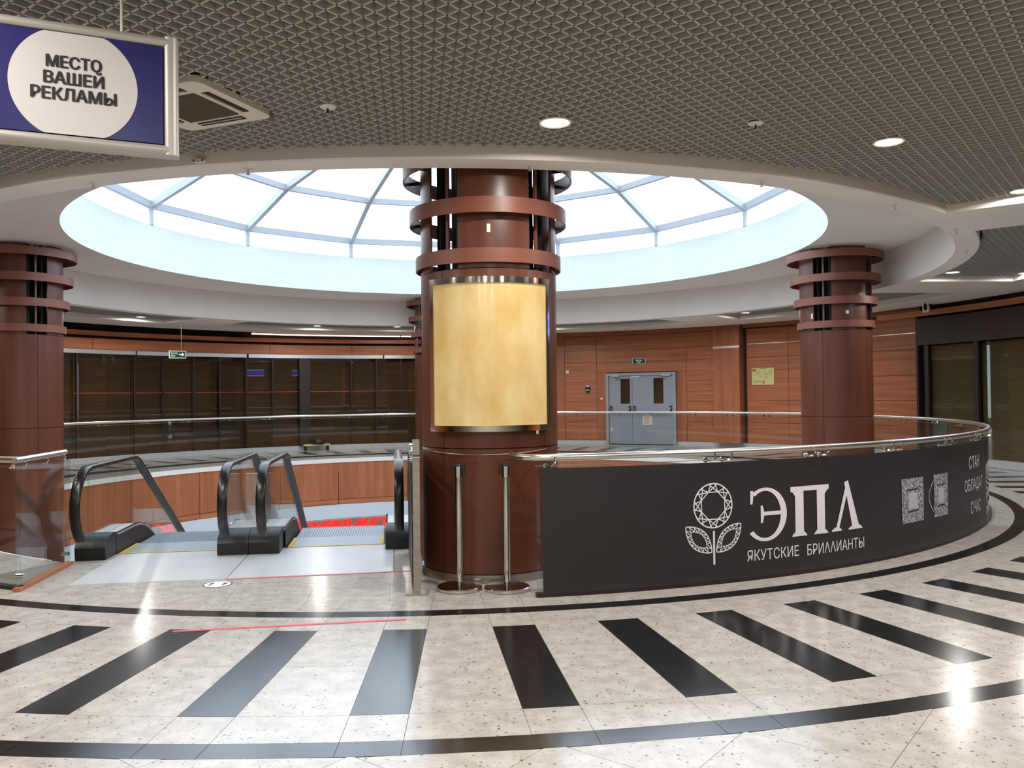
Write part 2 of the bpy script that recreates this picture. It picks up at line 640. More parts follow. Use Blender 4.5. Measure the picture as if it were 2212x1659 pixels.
low = MB().cyl((CF[0], CF[1], -5.3), 12.5, .2, 96).build('floor_lower', 'lower_floor', kind='structure', label='pale floor of the storey below the atrium', cat='floor')
wl = struct('wall_lower', 'beige shop front wall of the storey below', 'wall')
MB().arcbox(8.6, 8.75, -5.1, -1.54, -80, 242, 120).build('wall_panel', 'beige_sign', wl, smooth=True)

# ================================================================== STRUCTURE: ceiling
ceil = struct('ceiling', 'round plaster ceiling ring with open-cell grille and radial strips', 'ceiling')
Z1, Z2, ZG = 3.405, 4.05, 3.49
def lat(prof, name, mat, n=180, t0=0, t1=360, parent=ceil):
    return MB().lathe(prof, n, CC, t0, t1).build(name, mat, parent, smooth=True)
lat([(7.93, 3.97), (7.93, Z1 + .012), (7.918, Z1)], 'ring_outer_face', 'plaster')
lat([(7.918, Z1), (7.65, Z1)], 'ring_soffit', 'plaster')
lat([(7.65, Z1), (7.68, Z2)], 'ring_inner_face', 'plaster')
lat([(7.68, Z2), (6.05, Z2)], 'soffit', 'soffit_plaster')
lat([(6.05, Z2), (6.12, 4.9), (6.55, 4.9), (6.55, 4.05)], 'skylight_upstand', 'white_plaster')
MB().arcbox(7.90, 27.0, 3.95, 4.05, 0, 359.99, 120, CC).build('plenum_slab', 'plenum', ceil)
MB().arcbox(7.70, 7.95, 4.0, 4.10, 0, 359.99, 120, CC).build('ring_top', 'plenum', ceil)
# radial strips
STRIPS = [(-41.0, 1.30), (4.0, 1.60), (49.0, 1.40), (94.0, 1.4), (138.0, 1.30), (183.0, 1.4), (227.0, 1.4)]
def in_strip(x, y, pad=0.0):
    dx, dy = x - CC[0], y - CC[1]
    res = np.zeros(np.shape(x), bool)
    for t, w in STRIPS:
        c, s = math.cos(R_(t)), math.sin(R_(t))
        al, ac = dx * c + dy * s, -dx * s + dy * c
        res |= (al > 0) & (np.abs(ac) < w / 2 + pad)
    return res
for t, w in STRIPS:
    c, s = math.cos(R_(t)), math.sin(R_(t))
    R1 = 16.0 if t < -40 or t > 200 else 9.75
    pts = []
    for al, ac in ((7.9, -w / 2), (R1, -w / 2), (R1, w / 2), (7.9, w / 2)):
        if al < 8:
            al = math.sqrt(7.9 ** 2 - ac * ac)
        pts.append((CC[0] + al * c - ac * s, CC[1] + al * s + ac * c))
    MB().prism(pts, Z1 + .001, 3.6).build('radial_strip', 'plaster', ceil)
# perimeter band, left open towards the corridor the camera stands in
MB().arcbox(9.6, 10.93, Z1, 3.6, -36, 222, 130, CC).build('perimeter_band', 'plaster', ceil, smooth=True)

# downlights, positions as (x, y)
LAMPS = [  # x, y, label
    (0.33, 5.87, 'bright round downlight in the grille above the central column'),
    (2.96, 6.42, 'bright round downlight in the grille, right of the central column and over the black banner'),
    (5.02, 8.06, 'round downlight cut by the right picture edge, before the corner of the pale strip'),
    (7.30, 13.62, 'round downlight beyond the curved pale ring at upper right'),
    (8.62, 13.80, 'round downlight at the far right picture edge beside a ceiling cassette'),
    (-8.72, 19.43, 'far round downlight over the dark shop front, just right of the left column'),
    (-5.28, 22.46, 'far round downlight above the glowing light strip'),
    (-3.19, 23.07, 'far round downlight just left of the central column, by the black spotlights'),
    (3.96, 21.43, 'far round downlight above the grey double door'),
    (5.72, 20.16, 'far round downlight left of the right column'),
    (8.05, 18.05, 'far round downlight hidden behind the right column'),
]
HID = [(-3.0, 5.2), (-4.2, 6.1), (-5.6, 7.2), (-9.0, 10.6), (-9.9, 12.4), (-10.0, 16.6), (1.0, 23.3), (.2, 3.0), (2.6, 3.4), (-2.4, 2.4), (4.3, 4.6), (-4.6, 3.6),
       (-.6, .3), (2.4, .6), (-3.2, .2), (0.9, -2.0), (-2.2, -2.0), (5.6, 5.6), (7.6, 11.2), (8.9, 10.6), (-7.3, 8.0)]
for i, (x, y) in enumerate(HID):
    LAMPS.append((x, y, None))
AC = [(-2.10, 5.46, 0.74, R_(-22)), (8.75, 12.75, 0.74, R_(38))]

# open-cell grille
GP = 0.086
gr = MB()
def grille_ok(x, y):
    dx, dy = x - CC[0], y - CC[1]
    r = np.hypot(dx, dy)
    th = np.degrees(np.arctan2(dy, dx))
    corridor = (th < -41) & (th > -133)
    ok = (r > 7.965) & (r < np.where(corridor, 15.6, 9.585)) & ~in_strip(x, y, .003) & (y > -3.4)
    for lx, ly, _ in LAMPS:
        ok &= np.hypot(x - lx, y - ly) > .112
    for ax, ay, s_, rz in AC:
        c, s = math.cos(rz), math.sin(rz)
        u = (x - ax) * c + (y - ay) * s
        v = -(x - ax) * s + (y - ay) * c
        ok &= ~((np.abs(u) < s_ / 2 + .035) & (np.abs(v) < s_ / 2 + .035))
    return ok
seg = np.arange(-26, 34, 0.02)
for d, n_ in ((du, dv), (dv, du)):
    for k in range(-330, 330):
        off = k * GP
        x = d[0] * seg + n_[0] * off
        y = d[1] * seg + n_[1] * off
        ok = grille_ok(x, y)
        if not ok.any():
            continue
        e = np.diff(np.concatenate(([0], ok.astype(int), [0])))
        for s0, s1 in zip(np.where(e == 1)[0], np.where(e == -1)[0]):
            a, b_ = seg[s0] - .008, seg[s1 - 1] + .008
            if b_ - a < .03:
                continue
            h = .0066
            pa = (d[0] * a + n_[0] * off, d[1] * a + n_[1] * off)
            pb = (d[0] * b_ + n_[0] * off, d[1] * b_ + n_[1] * off)
            nx, ny = n_[0] * h, n_[1] * h
            z0, z1 = ZG, ZG + .05
            gr.add([(pa[0] - nx, pa[1] - ny, z0), (pa[0] + nx, pa[1] + ny, z0), (pb[0] + nx, pb[1] + ny, z0), (pb[0] - nx, pb[1] - ny, z0),
                    (pa[0] - nx, pa[1] - ny, z1), (pa[0] + nx, pa[1] + ny, z1), (pb[0] + nx, pb[1] + ny, z1), (pb[0] - nx, pb[1] - ny, z1)],
                   [(0, 1, 2, 3), (0, 3, 7, 4), (1, 5, 6, 2), (0, 4, 5, 1), (3, 2, 6, 7)])
gme = bpy.data.meshes.new('grille')
gme.from_pydata(gr.v, [], gr.f)
mkobj('grille', gme, 'grille_paint', ceil, kind='stuff')

# ================================================================== STRUCTURE: skylight dome
dome = struct('window_1', 'domed glass skylight with pale blue-grey ribs over the atrium', 'skylight')
ND = 15
nodes = [117.9 + 24 * i for i in range(ND)]
RO, ZO, RI, ZI, RT, ZT = 6.14, 5.28, 4.75, 5.95, 1.2, 6.95
def p3(Rr, z, t):
    return (*pol(Rr, t, CC), z)
def beam(a, b_, w, h, name):
    a, b_ = Vector(a), Vector(b_)
    d = (b_ - a)
    L = d.length
    d.normalize()
    s = d.cross(Vector((0, 0, 1)))
    if s.length < 1e-3:
        s = Vector((1, 0, 0))
    s.normalize()
    u = s.cross(d)
    mm = Matrix((s, d, u)).transposed()
    MB().box((a + b_) / 2, (w, L, h), mat=mm).build(name, 'dome_paint', dome)
def quadpane(ps, name='pane'):
    c = sum((Vector(p) for p in ps), Vector()) / len(ps)
    n_ = (Vector(ps[1]) - Vector(ps[0])).cross(Vector(ps[2]) - Vector(ps[0])).normalized()
    MB().extrude([Vector(p) - n_ * .006 for p in ps], n_ * .012).build(name, 'dome_glass', dome)
for i, t in enumerate(nodes):
    t2 = t + 24
    beam(p3(RO, ZO, t), p3(RO, ZO, t2), .10, .13, 'ring_beam')
    beam(p3(RI, ZI, t), p3(RI, ZI, t2), .09, .12, 'ring_beam')
    beam(p3(RO, ZO, t), p3(RI, ZI, t), .10, .14, 'rib')
    beam(p3(RI, ZI, t), p3(RT, ZT, t), .09, .13, 'rib')
    beam(p3(RT, ZT, t), p3(RT, ZT, t2), .08, .1, 'ring_beam')
    MB().cyl((*pol(RO, t, CC), 4.9), .05, ZO - 4.9, 10).build('post', 'dome_paint', dome, smooth=True)
    quadpane([p3(RO, 4.9, t), p3(RO, 4.9, t2), p3(RO, ZO, t2), p3(RO, ZO, t)])
    quadpane([p3(RO, ZO + .06, t), p3(RO, ZO + .06, t2), p3(RI, ZI + .06, t2), p3(RI, ZI + .06, t)])
    quadpane([p3(RI, ZI + .06, t), p3(RI, ZI + .06, t2), p3(RT, ZT + .06, t2), p3(RT, ZT + .06, t)])
MB().cyl((CC[0], CC[1], ZT + .05), RT, .02, 15).build('pane', 'dome_glass', dome)

# ================================================================== STRUCTURE: walls
def rwall(mb, R0, R1, z0, z1, t0, t1, **k):
    return mb.arcbox(R0, R1, z0, z1, t0, t1, **k)
# --- wall_back: wood panelling with the door
wb = struct('wall_back', 'curved wall of red-brown wood panels around the grey double door', 'wall')
WR = 11.80
MB().arcbox(WR + .03, WR + .25, 0, 3.95, 22.0, 97.5).build('backing', 'wood_dark', wb)
rows = [.115, .69, 1.30, 1.91, 2.52, 2.90, 3.33]
def panel(t0, t1, z0, z1, mat='wood_h', R0=WR, th=.03):
    gp = .005 / R0 * 57.3
    MB().arcbox(R0, R0 + th, z0 + .004, z1 - .004, t0 + gp, t1 - gp).build('panel', mat, wb)
def stack(t0, t1, zs=rows, R0=WR):
    for a, b_ in zip(zs[:-1], zs[1:]):
        panel(t0, t1, a, b_, R0=R0)
panel(76.4, 78.6, .115, 3.4, 'wood_v', R0=WR - .02, th=.05)
stack(71.5, 76.4)
panel(70.05, 71.5, .115, 2.2, 'wood_v')
panel(57.9, 59.4, .115, 2.2, 'wood_v')
panel(57.9, 71.5, 2.2, 2.52)
panel(57.9, 71.5, 2.52, 2.90)
panel(57.9, 71.5, 2.90, 3.33)
stack(53.35, 57.9)
stack(78.6, 90)
# pilaster
MB().arcbox(WR - .28, WR + .03, .115, 2.80, 49.45, 53.35).build('pilaster', 'wood_v', wb)
MB().arcbox(WR - .28, WR + .03, 2.86, 3.45, 49.45, 53.35).build('pilaster', 'wood_v', wb)
MB().arcbox(WR - .285, WR + .03, 2.80, 2.86, 49.45, 53.35).build('steel_band', 'steel', wb)
stack(43.0, 49.0)
stack(33.0, 43.0)
stack(25.4, 33.0)
panel(23.3, 25.4, .115, 2.9, 'wood_v')
panel(23.3, 25.4, 2.9, 3.33)
MB().arcbox(WR - .015, WR + .02, 2.892, 2.908, 23.3, 48.9).build('steel_line', 'steel', wb)
MB().arcbox(WR - .02, WR + .03, 0, .11, 59.4 - .001, 22.5).build('skirting', 'plate_steel', wb)
MB().arcbox(WR - .02, WR + .03, 0, .11, 70.1, 97).build('skirting', 'plate_steel', wb)
MB().arcbox(WR - .12, WR + .05, 3.36, 3.46, 22.5, 49.2).build('cornice', 'wood_h', wb)
MB().arcbox(WR - .02, WR + .05, 3.34, 3.46, 53.4, 97).build('cornice', 'wood_h', wb)
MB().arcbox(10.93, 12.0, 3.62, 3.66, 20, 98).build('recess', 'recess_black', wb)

# --- wall_left: dark shop front
ws = struct('wall_left', 'long dark brown shop front with wooden frieze and steel strip', 'shop front')
SR = 11.0
A0, A1 = 97.0, 172.0
MB().arcbox(SR + .35, SR + .6, 0, 3.95, A0, A1 + 8).build('backing', 'blind_brown', ws)
MB().arcbox(SR + .0, SR + .1, 0, .13, A0, A1).build('skirting', 'plate_steel', ws)
for a, b_ in ((A0, 104.5), (104.6, 125.2), (125.4, 141.1), (141.2, A1)):
    MB().arcbox(SR - .04, SR + .06, 2.69, 2.79, a + .05, b_ - .05).build('steel_strip', 'steel', ws, smooth=True)
tt = A0
while tt < A1 - 1:
    MB().arcbox(SR - .02, SR + .05, 2.80, 3.07, tt + .03, tt + 12.5 - .03).build('frieze_panel', 'wood_h', ws)
    tt += 12.5
MB().arcbox(SR + .06, SR + .1, 3.07, 3.14, A0, A1).build('frieze_gap', 'recess_black', ws)
MB().arcbox(SR - .10, SR + .08, 3.14, 3.25, A0, A1).build('cornice', 'wood_h', ws)
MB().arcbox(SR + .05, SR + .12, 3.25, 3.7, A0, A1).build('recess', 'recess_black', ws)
MULL = [A0, 101.8, 105.7, 109.6, 116.0, 117.6, 121.5, 125.4, 129.3, 133.0, 137.3, 141.3, 149.0, 156.0, 164.0, A1]
for a, b_ in zip(MULL[:-1], MULL[1:]):
    if (a, b_) == (116.0, 117.6):
        MB().arcbox(SR - .06, SR + .12, .13, 2.69, a, b_).build('pillar', 'mullion_brown', ws)
        continue
    MB().arcbox(SR + .03, SR + .04, .13, 2.69, a + .08, b_ - .08, n=1 if b_ - a < 5 else 2).build('pane', 'shop_glass', ws)
    MB().arcbox(SR + .01, SR + .06, .13, 2.69, b_ - .09, b_ + .09, n=1).build('mullion', 'mullion_brown', ws)
    if (a, b_) == (125.4, 129.3):
        mb = MB()
        z = .16
        while z < 2.4:
            mb.arcbox(SR + .10, SR + .125, z, z + .036, a + .1, b_ - .1, n=2)
            z += .052
        mb.build('shutter_slats', 'shutter', ws, kind='stuff')
    else:
        MB().arcbox(SR + .20, SR + .215, .13, 2.66, a + .05, b_ - .05, n=2).build('blind', 'blind_brown', ws)
# row of small red dashes stuck on the glass
mb = MB()
t = 99.4
while t < 149.4:
    if not 116 < t < 117.7:
        mb.arcbox(SR + .022, SR + .028, 1.705, 1.722, t, t + .19, n=1)
    t += .36
mb.build('red_dashes', 'dot_red', ws, kind='stuff')

# --- wall_right: brown shop front
wr = struct('wall_right', 'dark brown shop front with olive blinds at the right', 'shop front')
QR = 10.9
B0, B1 = -47.0, 21.3
MB().arcbox(QR + .3, QR + .6, 0, 3.95, B0 - 2, B1).build('backing', 'fascia_brown', wr)
MB().arcbox(QR - .02, QR + .6, 0.13, 3.3, B1, B1 + .3, n=1).build('end_post', 'mullion_brown', wr)
MB().arcbox(QR, QR + .2, 0, .14, B0, B1).build('skirting', 'plate_steel', wr)
MB().arcbox(QR - .03, QR + .2, 2.54, 3.13, B0, B1).build('fascia', 'fascia_brown', wr)
MB().arcbox(QR - .05, QR + .2, 3.18, 3.30, B0, 27.0).build('cornice', 'wood_h', wr)
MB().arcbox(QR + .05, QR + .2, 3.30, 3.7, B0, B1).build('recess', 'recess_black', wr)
ms = [B1, 20.3, 13.4, 5.0, -3.5, -12, -20.5, -29, -38, B0]
for i, (a, b_) in enumerate(zip(ms[:-1], ms[1:])):
    MB().arcbox(QR + .05, QR + .06, .14, 2.54, b_ + .15, a - .15, n=2).build('pane', 'shop_glass', wr)
    MB().arcbox(QR + .15, QR + .165, .14, 2.52, b_ + .1, a - .1, n=2).build('blind', 'blind_olive', wr)
    MB().arcbox(QR + .01, QR + .1, .14, 2.54, b_ - .28, b_ + .28, n=1).build('mullion', 'mullion_brown', wr)

# --- unseen sides and the corridor behind the camera
wu = struct('wall_front', 'plain walls of the corridor behind the viewpoint', 'wall')
MB().arcbox(11.2, 11.4, 0, 3.95, 172, 229).build('wall_panel', 'wood_v', wu)
for t in (-131, -49):
    a, b_ = pol(11.0, t), pol(26.0, t)
    c = ((a[0] + b_[0]) / 2, (a[1] + b_[1]) / 2, 1.975)
    MB().box(c, (15.0, .2, 3.95), R_(t)).build('wall_panel', 'wood_h', wu)
MB().box((0, -3.6, 1.975), (38, .2, 3.95)).build('wall_panel', 'ivory', wu)

# ================================================================== columns
COL_R = 0.603
RINGS = [(.648, 2.645, 2.765), (.700, 3.045, 3.175), (.757, 3.44, 3.57), (.812, 3.84, 3.97)]
def column(x, y, radial, label, base):
    o = thing('column', label, 'column', (x, y, 0), 0, 'wood-clad columns of the atrium')
    cs = (0, 0)
    for k in range(4):
        c = radial + 90 * k
        for z0, z1 in ((.075 if base else -1.0, 1.105), (1.113, 2.60)):
            MB().arcbox(COL_R - .02, COL_R, z0, z1, c - 44.75, c + 44.75, n=20, C=cs).build('cladding_panel', 'wood_col', o, smooth=True)
        MB().arcbox(COL_R - .02, COL_R, 2.606, 4.045, c - 30, c + 30, n=14, C=cs).build('upper_panel', 'wood_col', o, smooth=True)
        for s in (-1, 1):
            a = pol(.50, c + s * 33.5, cs)
            MB().box((*a, 3.32), (.05, .035, 1.45), R_(c + s * 33.5)).build('post', 'recess_black', o)
        a = pol(.53, c + 45, cs)
        MB().box((*a, 3.32), (.02, .03, 1.45), R_(c + 45)).build('post', 'ring_paint', o)
    MB().cyl((0, 0, 2.55), .29, 1.495, 24).build('core', 'recess_black', o, smooth=True)
    MB().cyl((0, 0, -5.1), .56, 7.6, 32).build('shaft', 'wood_dark', o, smooth=True)
    MB().hoop(.29, .59, 2.585, 2.605, 40, cs).build('shelf', 'recess_black', o)
    for rr, z0, z1 in RINGS:
        h = MB().hoop(rr - .012, rr, z0, z1, 56, cs).build('ring', 'ring_paint', o, smooth=True)
        for k in range(8):
            a0 = pol((COL_R + rr - .012) / 2 - .004, radial + 22.5 + 45 * k, cs)
            MB().box((*a0, (z0 + z1) / 2), (rr - .012 - COL_R + .02, .012, .03), R_(radial + 22.5 + 45 * k)).build('bracket', 'recess_black', h)
    if base:
        MB().hoop(.56, COL_R + .012, 0.0, .07, 56, cs).build('base_ring', 'brushed', o, smooth=True)
    else:
        MB().hoop(.56, COL_R, -5.0, -1.0, 40, cs).build('lower_cladding', 'wood_col', o, smooth=True)
    return o
c_mid = column(-.20, 7.41, -83.4, 'nearest wood-clad column with the glowing yellow panel in the middle', True)
c_right = column(5.78, 14.72, 2.8, 'wood-clad column on the right beyond the black banner', False)
column(-8.02, 13.52, -173, 'wood-clad column cut by the left edge of the picture', False)
column(-1.90, 21.38, 96.5, 'farthest wood-clad column, mostly hidden behind the middle one', False)

for o_, tl in ((c_mid, ((-88, 2.93, .03, .07),)), (c_right, ((-150, 2.86, .03, .09), (-93, 2.90, .05, .06)))):
    for t, z, w_, h_ in tl:
        p = pol(COL_R + .004, t, (0, 0))
        MB().box((*p, z), (.006, w_, h_), R_(t)).build('paper_tag', 'white_plastic', o_)

# luminous yellow panel on the middle column
lb = thing('light_box', 'curved back-lit yellow onyx panel in a steel frame on the middle column', 'light box', (-.20, 7.41, 0))
LBD = -87.6
MB().arcbox(.606, .652, 1.30, 2.475, LBD - 46, LBD + 46, n=24, C=(0, 0)).build('onyx_panel', 'onyx', lb, smooth=True)
MB().arcbox(.606, .664, 2.475, 2.525, LBD - 50, LBD + 50, n=24, C=(0, 0)).build('frame_rail', 'chrome', lb, smooth=True)
MB().arcbox(.606, .664, 1.250, 1.30, LBD - 50, LBD + 50, n=24, C=(0, 0)).build('frame_rail', 'chrome', lb, smooth=True)
for s in (-1, 1):
    MB().arcbox(.606, .66, 1.30, 2.475, LBD + s * 46, LBD + s * 50, n=2, C=(0, 0)).build('frame_stile', 'chrome', lb)
a = pol(.63, LBD + 38, (0, 0))
MB().box((*a, 1.235), (.02, .014, .03)).build('lock', 'steel', lb)

# ================================================================== balustrade around the void
bal = thing('balustrade', 'ring of clear glass balustrade panels with a steel handrail around the void', 'balustrade', (CF[0], CF[1], 0))
OC = (0, 0)
T0, T1 = -80.9, 249.0          # from beside the middle column round the far side to the escalator landing
path = []
ent = [pol(7.78, T0 - .9, OC), pol(7.95, T0 - .75, OC), pol(8.08, T0 - .45, OC), pol(8.13, T0 + .1, OC)]
for p in ent:
    path.append((*p, 1.065))
tt = T0 + 1.0
while tt < T1:
    path.append((*pol(8.145, tt, OC), 1.065))
    tt += 1.5
path.append((*pol(8.145, T1, OC), 1.065))
MB().tube(path, .027, 12).build('handrail', 'steel', bal, smooth=True)
MB().arcbox(8.10, 8.165, -0.002, .03, T0, T1, n=140, C=OC).build('base_channel', 'mullion_brown', bal)
PAN = [T0]
for v in (-70.3, -63.0, -55.5, -48.2, -41.0, -33.8, -26.5):
    PAN.append(v)
t = -26.5
while t < T1 - 8:
    t += 7.35
    PAN.append(t)
PAN.append(T1)
bk = {}
def bracket_mesh():
    mb = MB()
    mb.cyl((0, 0, 0), .016, .012, 10)                                # glass button (axis z, turned below)
    vs = [(v[2] + .008, v[0], v[1]) for v in mb.v]
    mb2 = MB()
    mb2.add(vs, mb.f)
    mb2.tube([(.012, 0, 0), (.035, 0, -.004), (.05, .03, -.002), (.052, .055, .02), (.03, .06, .05)], .006, 6)
    return mb2.mesh('bracket', True)
bme = bracket_mesh()
bme.materials.append(M['chrome'])
for a, b_ in zip(PAN[:-1], PAN[1:]):
    gp_ = MB().arcbox(8.124, 8.136, .028, 1.03, a + .06, b_ - .06, n=5, C=OC).build('glass_panel', 'clear_glass', bal, smooth=True)
    for tt in (a + .55, b_ - .55):
        o = mkobj('bracket', bme, None, gp_)
        o.location = (*pol(8.13, tt, OC), 1.005)
        o.rotation_euler = (0, 0, R_(tt))
        o.scale = (1.25, 1.25, 1.25)
MB().arcbox(8.128, 8.131, 1.0, 1.004, T0, T1, n=140, C=OC).build('edge_wire', 'steel', bal)

# side glass of the escalator landing
def side_glass(w, e0, e1, label, sgn):
    o = thing('landing_balustrade', label, 'balustrade', (*we(w, e0), 0), ESC_RZ)
    L = e1 - e0
    MB().box((0, L / 2, .53), (.012, L, .98)).build('glass_panel', 'clear_glass', o)
    MB().tube([(0, -.02, 1.065), (0, L * .9, 1.065)], .025, 12).build('handrail', 'steel', o, smooth=True)
    for f in (.12, .5, .84):
        MB().tube([(-.02, L * f, 1.0), (.02, L * f, 1.0), (.03, L * f, 1.03), (.004, L * f, 1.05)], .007, 6).build('bracket', 'chrome', o, smooth=True)
    for f in (.06, .9):
        MB().tube([(-.03, L * f, .12), (.03, L * f, .12)], .018, 10).build('clamp', 'chrome', o, smooth=True)
    MB().box((0, L / 2, .015), (.06, L, .03)).build('base_channel', 'wood_h', o)
    return o
side_glass(-3.03, 7.21, 8.34, 'glass side balustrade with steel rail at the left edge of the escalator landing', 1)
sg = side_glass(.17, 6.58, 8.30, 'glass side balustrade seen edge-on beside the middle column', 1)
MB().box((-.028, .86, .53), (.006, 1.70, .98)).build('gasket', 'black_plastic', sg)
po_ = thing('steel_post', 'flat stainless steel post on a floor plate left of the middle column', 'post', (*we(.175, 6.53), 0), 0.0)
MB().box((0, 0, .61), (.055, .012, 1.20)).build('upright', 'brushed', po_)
MB().box((0, .0, .008), (.165, .14, .016)).build('base_plate', 'brushed', po_)
MB().tube([(-.03, -.012, 1.075), (.033, -.012, 1.075)], .014, 10).build('clamp', 'chrome', po_, smooth=True)
for z in (1.16, 1.11, 1.05):
    MB().tube([(-.055, 0, z), (-.028, 0, z)], .011, 8).build('clamp', 'chrome', po_, smooth=True)
# thin barrier cord from the post round to the rail end
A = Vector((*we(.175, 6.53), 1.10))
Bp = Vector((*pol(7.80, T0 - .9), 1.07))
pth = []
for i in range(9):
    f = i / 8
    p = A.lerp(Bp, f)
    p.z -= .05 * math.sin(PI * f)
    pth.append(p)
cm = [(-.20 + .63 * math.cos(R_(t)), 7.41 + .63 * math.sin(R_(t)), 1.09 - .03 * math.sin(PI * i / 8)) for i, t in enumerate(np.linspace(-150, -40, 9))]
MB().tube([tuple(A)] + cm + [tuple(Bp)], .003, 6).build('barrier_cord', 'brushed', label='thin brown cord strung across the middle column to the handrail', cat='cord')

# ================================================================== banner with its lettering
BR = 8.166
ban = thing('banner', 'black advertising banner with white letters wrapped round the glass balustrade', 'banner', (CF[0], CF[1], 0))
MB().arcbox(BR - .004, BR, .03, .985, -80.55, -36.8, n=60, C=OC).build('film', 'banner_film', ban, smooth=True)
def on_ban(pts, t0, z0, dr=.0042):
    """(s, z) on the cloth -> 3d; s runs to the right along the arc from angle t0"""
    out = []
    for s, z in pts:
        t = t0 + math.degrees(s / BR)
        out.append((*pol(BR + dr, t, OC), z0 + z))
    return out
def ban_poly(name, polys, t0, z0, mat='banner_white', dr=.0042):
    mb = MB()
    for p in polys:
        mb.add(on_ban(p, t0, z0, dr), [tuple(range(len(p)))])
    return mb.build(name, mat, ban)
def ban_text(name, s, t0, z0, w, h, off=0.0, mat='banner_white', spacing=1.0):
    vs, fs = text_mesh(s, 1.0, offset=off, fit=(w, h), spacing=spacing)
    mb = MB()
    mb.add(on_ban(vs, t0, z0), fs)
    return mb.build(name, mat, ban)
# big serif letters, 0.42 m high
H = .42
def ring_strip(cx, cy, ao, bo, ai, bi, sx, a0, a1, n=28):
    ps = []
    for i in range(n):
        f0, f1 = i / n, (i + 1) / n
        u0, u1 = R_(a0 + (a1 - a0) * f0), R_(a0 + (a1 - a0) * f1)
        ps.append([(cx + ao * math.cos(u0), cy + bo * math.sin(u0)), (cx + ao * math.cos(u1), cy + bo * math.sin(u1)),
                   (cx + sx + ai * math.cos(u1), cy + bi * math.sin(u1)), (cx + sx + ai * math.cos(u0), cy + bi * math.sin(u0))])
    return ps
w = .386
Epolys = ring_strip(.155, .21, .225, .222, .165, .195, -.005, 128, -138)
Epolys += [[(.0, .30), (.022, .30), (.034, .385), (.06, .39), (.0, .41)], [(.0, .41), (.0, .30), (.02, .30), (.03, .41)],
           [(.12, .20), (.33, .20), (.33, .232), (.12, .232)], [(.105, .14), (.125, .14), (.14, .20), (.14, .232), (.125, .285), (.105, .285)]]
ban_poly('letter', Epolys, -67.95, .325)
def stem(x0, x1, y0, y1, sf=.035, sh=.022):
    return [[(x0, y0), (x1, y0), (x1, y1), (x0, y1)],
            [(x0 - sf, y0), (x1 + sf, y0), (x1 + sf, y0 + sh * .5), (x1, y0 + sh * 1.8), (x0, y0 + sh * 1.8), (x0 - sf, y0 + sh * .5)]]
Pp = stem(.05, .145, 0, .41) + stem(.30, .395, 0, .41)
Pp += [[(.0, .38), (.445, .38), (.445, .42), (.0, .42)], [(.0, .38), (.05, .38), (.05, .34), (.025, .37)], [(.395, .38), (.445, .38), (.42, .37), (.395, .34)]]
ban_poly('letter', Pp, -64.98, .325)
Lp = [[(.045, .0), (.085, .0), (.215, .36), (.195, .42)], [(.165, .42), (.215, .435), (.365, .0), (.27, .0)],
      [(.0, .0), (.125, .0), (.125, .012), (.085, .035), (.045, .035), (.0, .012)], [(.215, .0), (.40, .0), (.40, .012), (.36, .035), (.265, .035), (.215, .012)]]
ban_poly('letter', Lp, -61.63, .328)
ban_text('small_lettering', 'ЯКУТСКИЕ', -68.22, .160, .545, .092)
ban_text('small_lettering', 'БРИΛΛИАНТЫ', -63.72, .155, .72, .092)
# flower of faceted stones
def seg_q(a, b_, wd=.0085):
    dx, dy = b_[0] - a[0], b_[1] - a[1]
    L = math.hypot(dx, dy) or 1
    nx, ny = -dy / L * wd / 2, dx / L * wd / 2
    return [(a[0] + nx, a[1] + ny), (a[0] - nx, a[1] - ny), (b_[0] - nx, b_[1] - ny), (b_[0] + nx, b_[1] + ny)]
fl = []
cr_ = .178
def cp(r, a):
    return (r * math.cos(R_(a)), r * math.sin(R_(a)))
for i in range(48):
    fl.append(seg_q(cp(cr_, 7.5 * i), cp(cr_, 7.5 * (i + 1)), .011))
for i in range(8):
    a = 22.5 + 45 * i
    fl.append(seg_q(cp(.118, a), cp(.118, a + 45)))
    fl.append(seg_q(cp(.118, a), cp(cr_, a - 22.5 + 6)))
    fl.append(seg_q(cp(.118, a), cp(cr_, a + 22.5 - 6)))
    fl.append(seg_q(cp(.142, a + 22.5), cp(.118, a)))
    fl.append(seg_q(cp(.142, a + 22.5), cp(.118, a + 45)))
    fl.append(seg_q(cp(.142, a + 22.5), cp(cr_, a + 10)))
    fl.append(seg_q(cp(.142, a + 22.5), cp(cr_, a + 35)))
ban_poly('flower_stone', fl, -70.47, .637)
ban_poly('flower_stem', [[(-.009, 0), (.009, 0), (.009, .272), (-.009, .272)]], -70.45, .162)
def leaf(side):
    ax = Vector((side * .235, .215))
    L = ax.length
    d = ax / L
    n_ = Vector((-d.y, d.x))
    def q(f, o):
        p = d * (f * L) + n_ * o
        return (p.x, p.y)
    def edge(f, s, k=1.0):
        return q(.5 + (f - .5) * k, s * .078 * k * math.sin(PI * f) ** .8)
    out = []
    N = 16
    for s in (-1, 1):
        for i in range(N):
            out.append(seg_q(edge(i / N, s), edge((i + 1) / N, s), .009))
        ins = [(.22, .45), (.5, .62), (.78, .45)]
        for i in range(8):
            f0, f1 = i / 8, (i + 1) / 8
            out.append(seg_q(edge(f0, s, .62), edge(f1, s, .62), .006))
            fm = (f0 + f1) / 2
            out.append(seg_q(edge(f0, s, .62), edge(min(1, fm), s), .006))
            out.append(seg_q(edge(f1, s, .62), edge(min(1, fm), s), .006))
    return out
ban_poly('flower_leaf', leaf(-1), -70.60, .262)
ban_poly('flower_leaf', leaf(1), -70.28, .262)
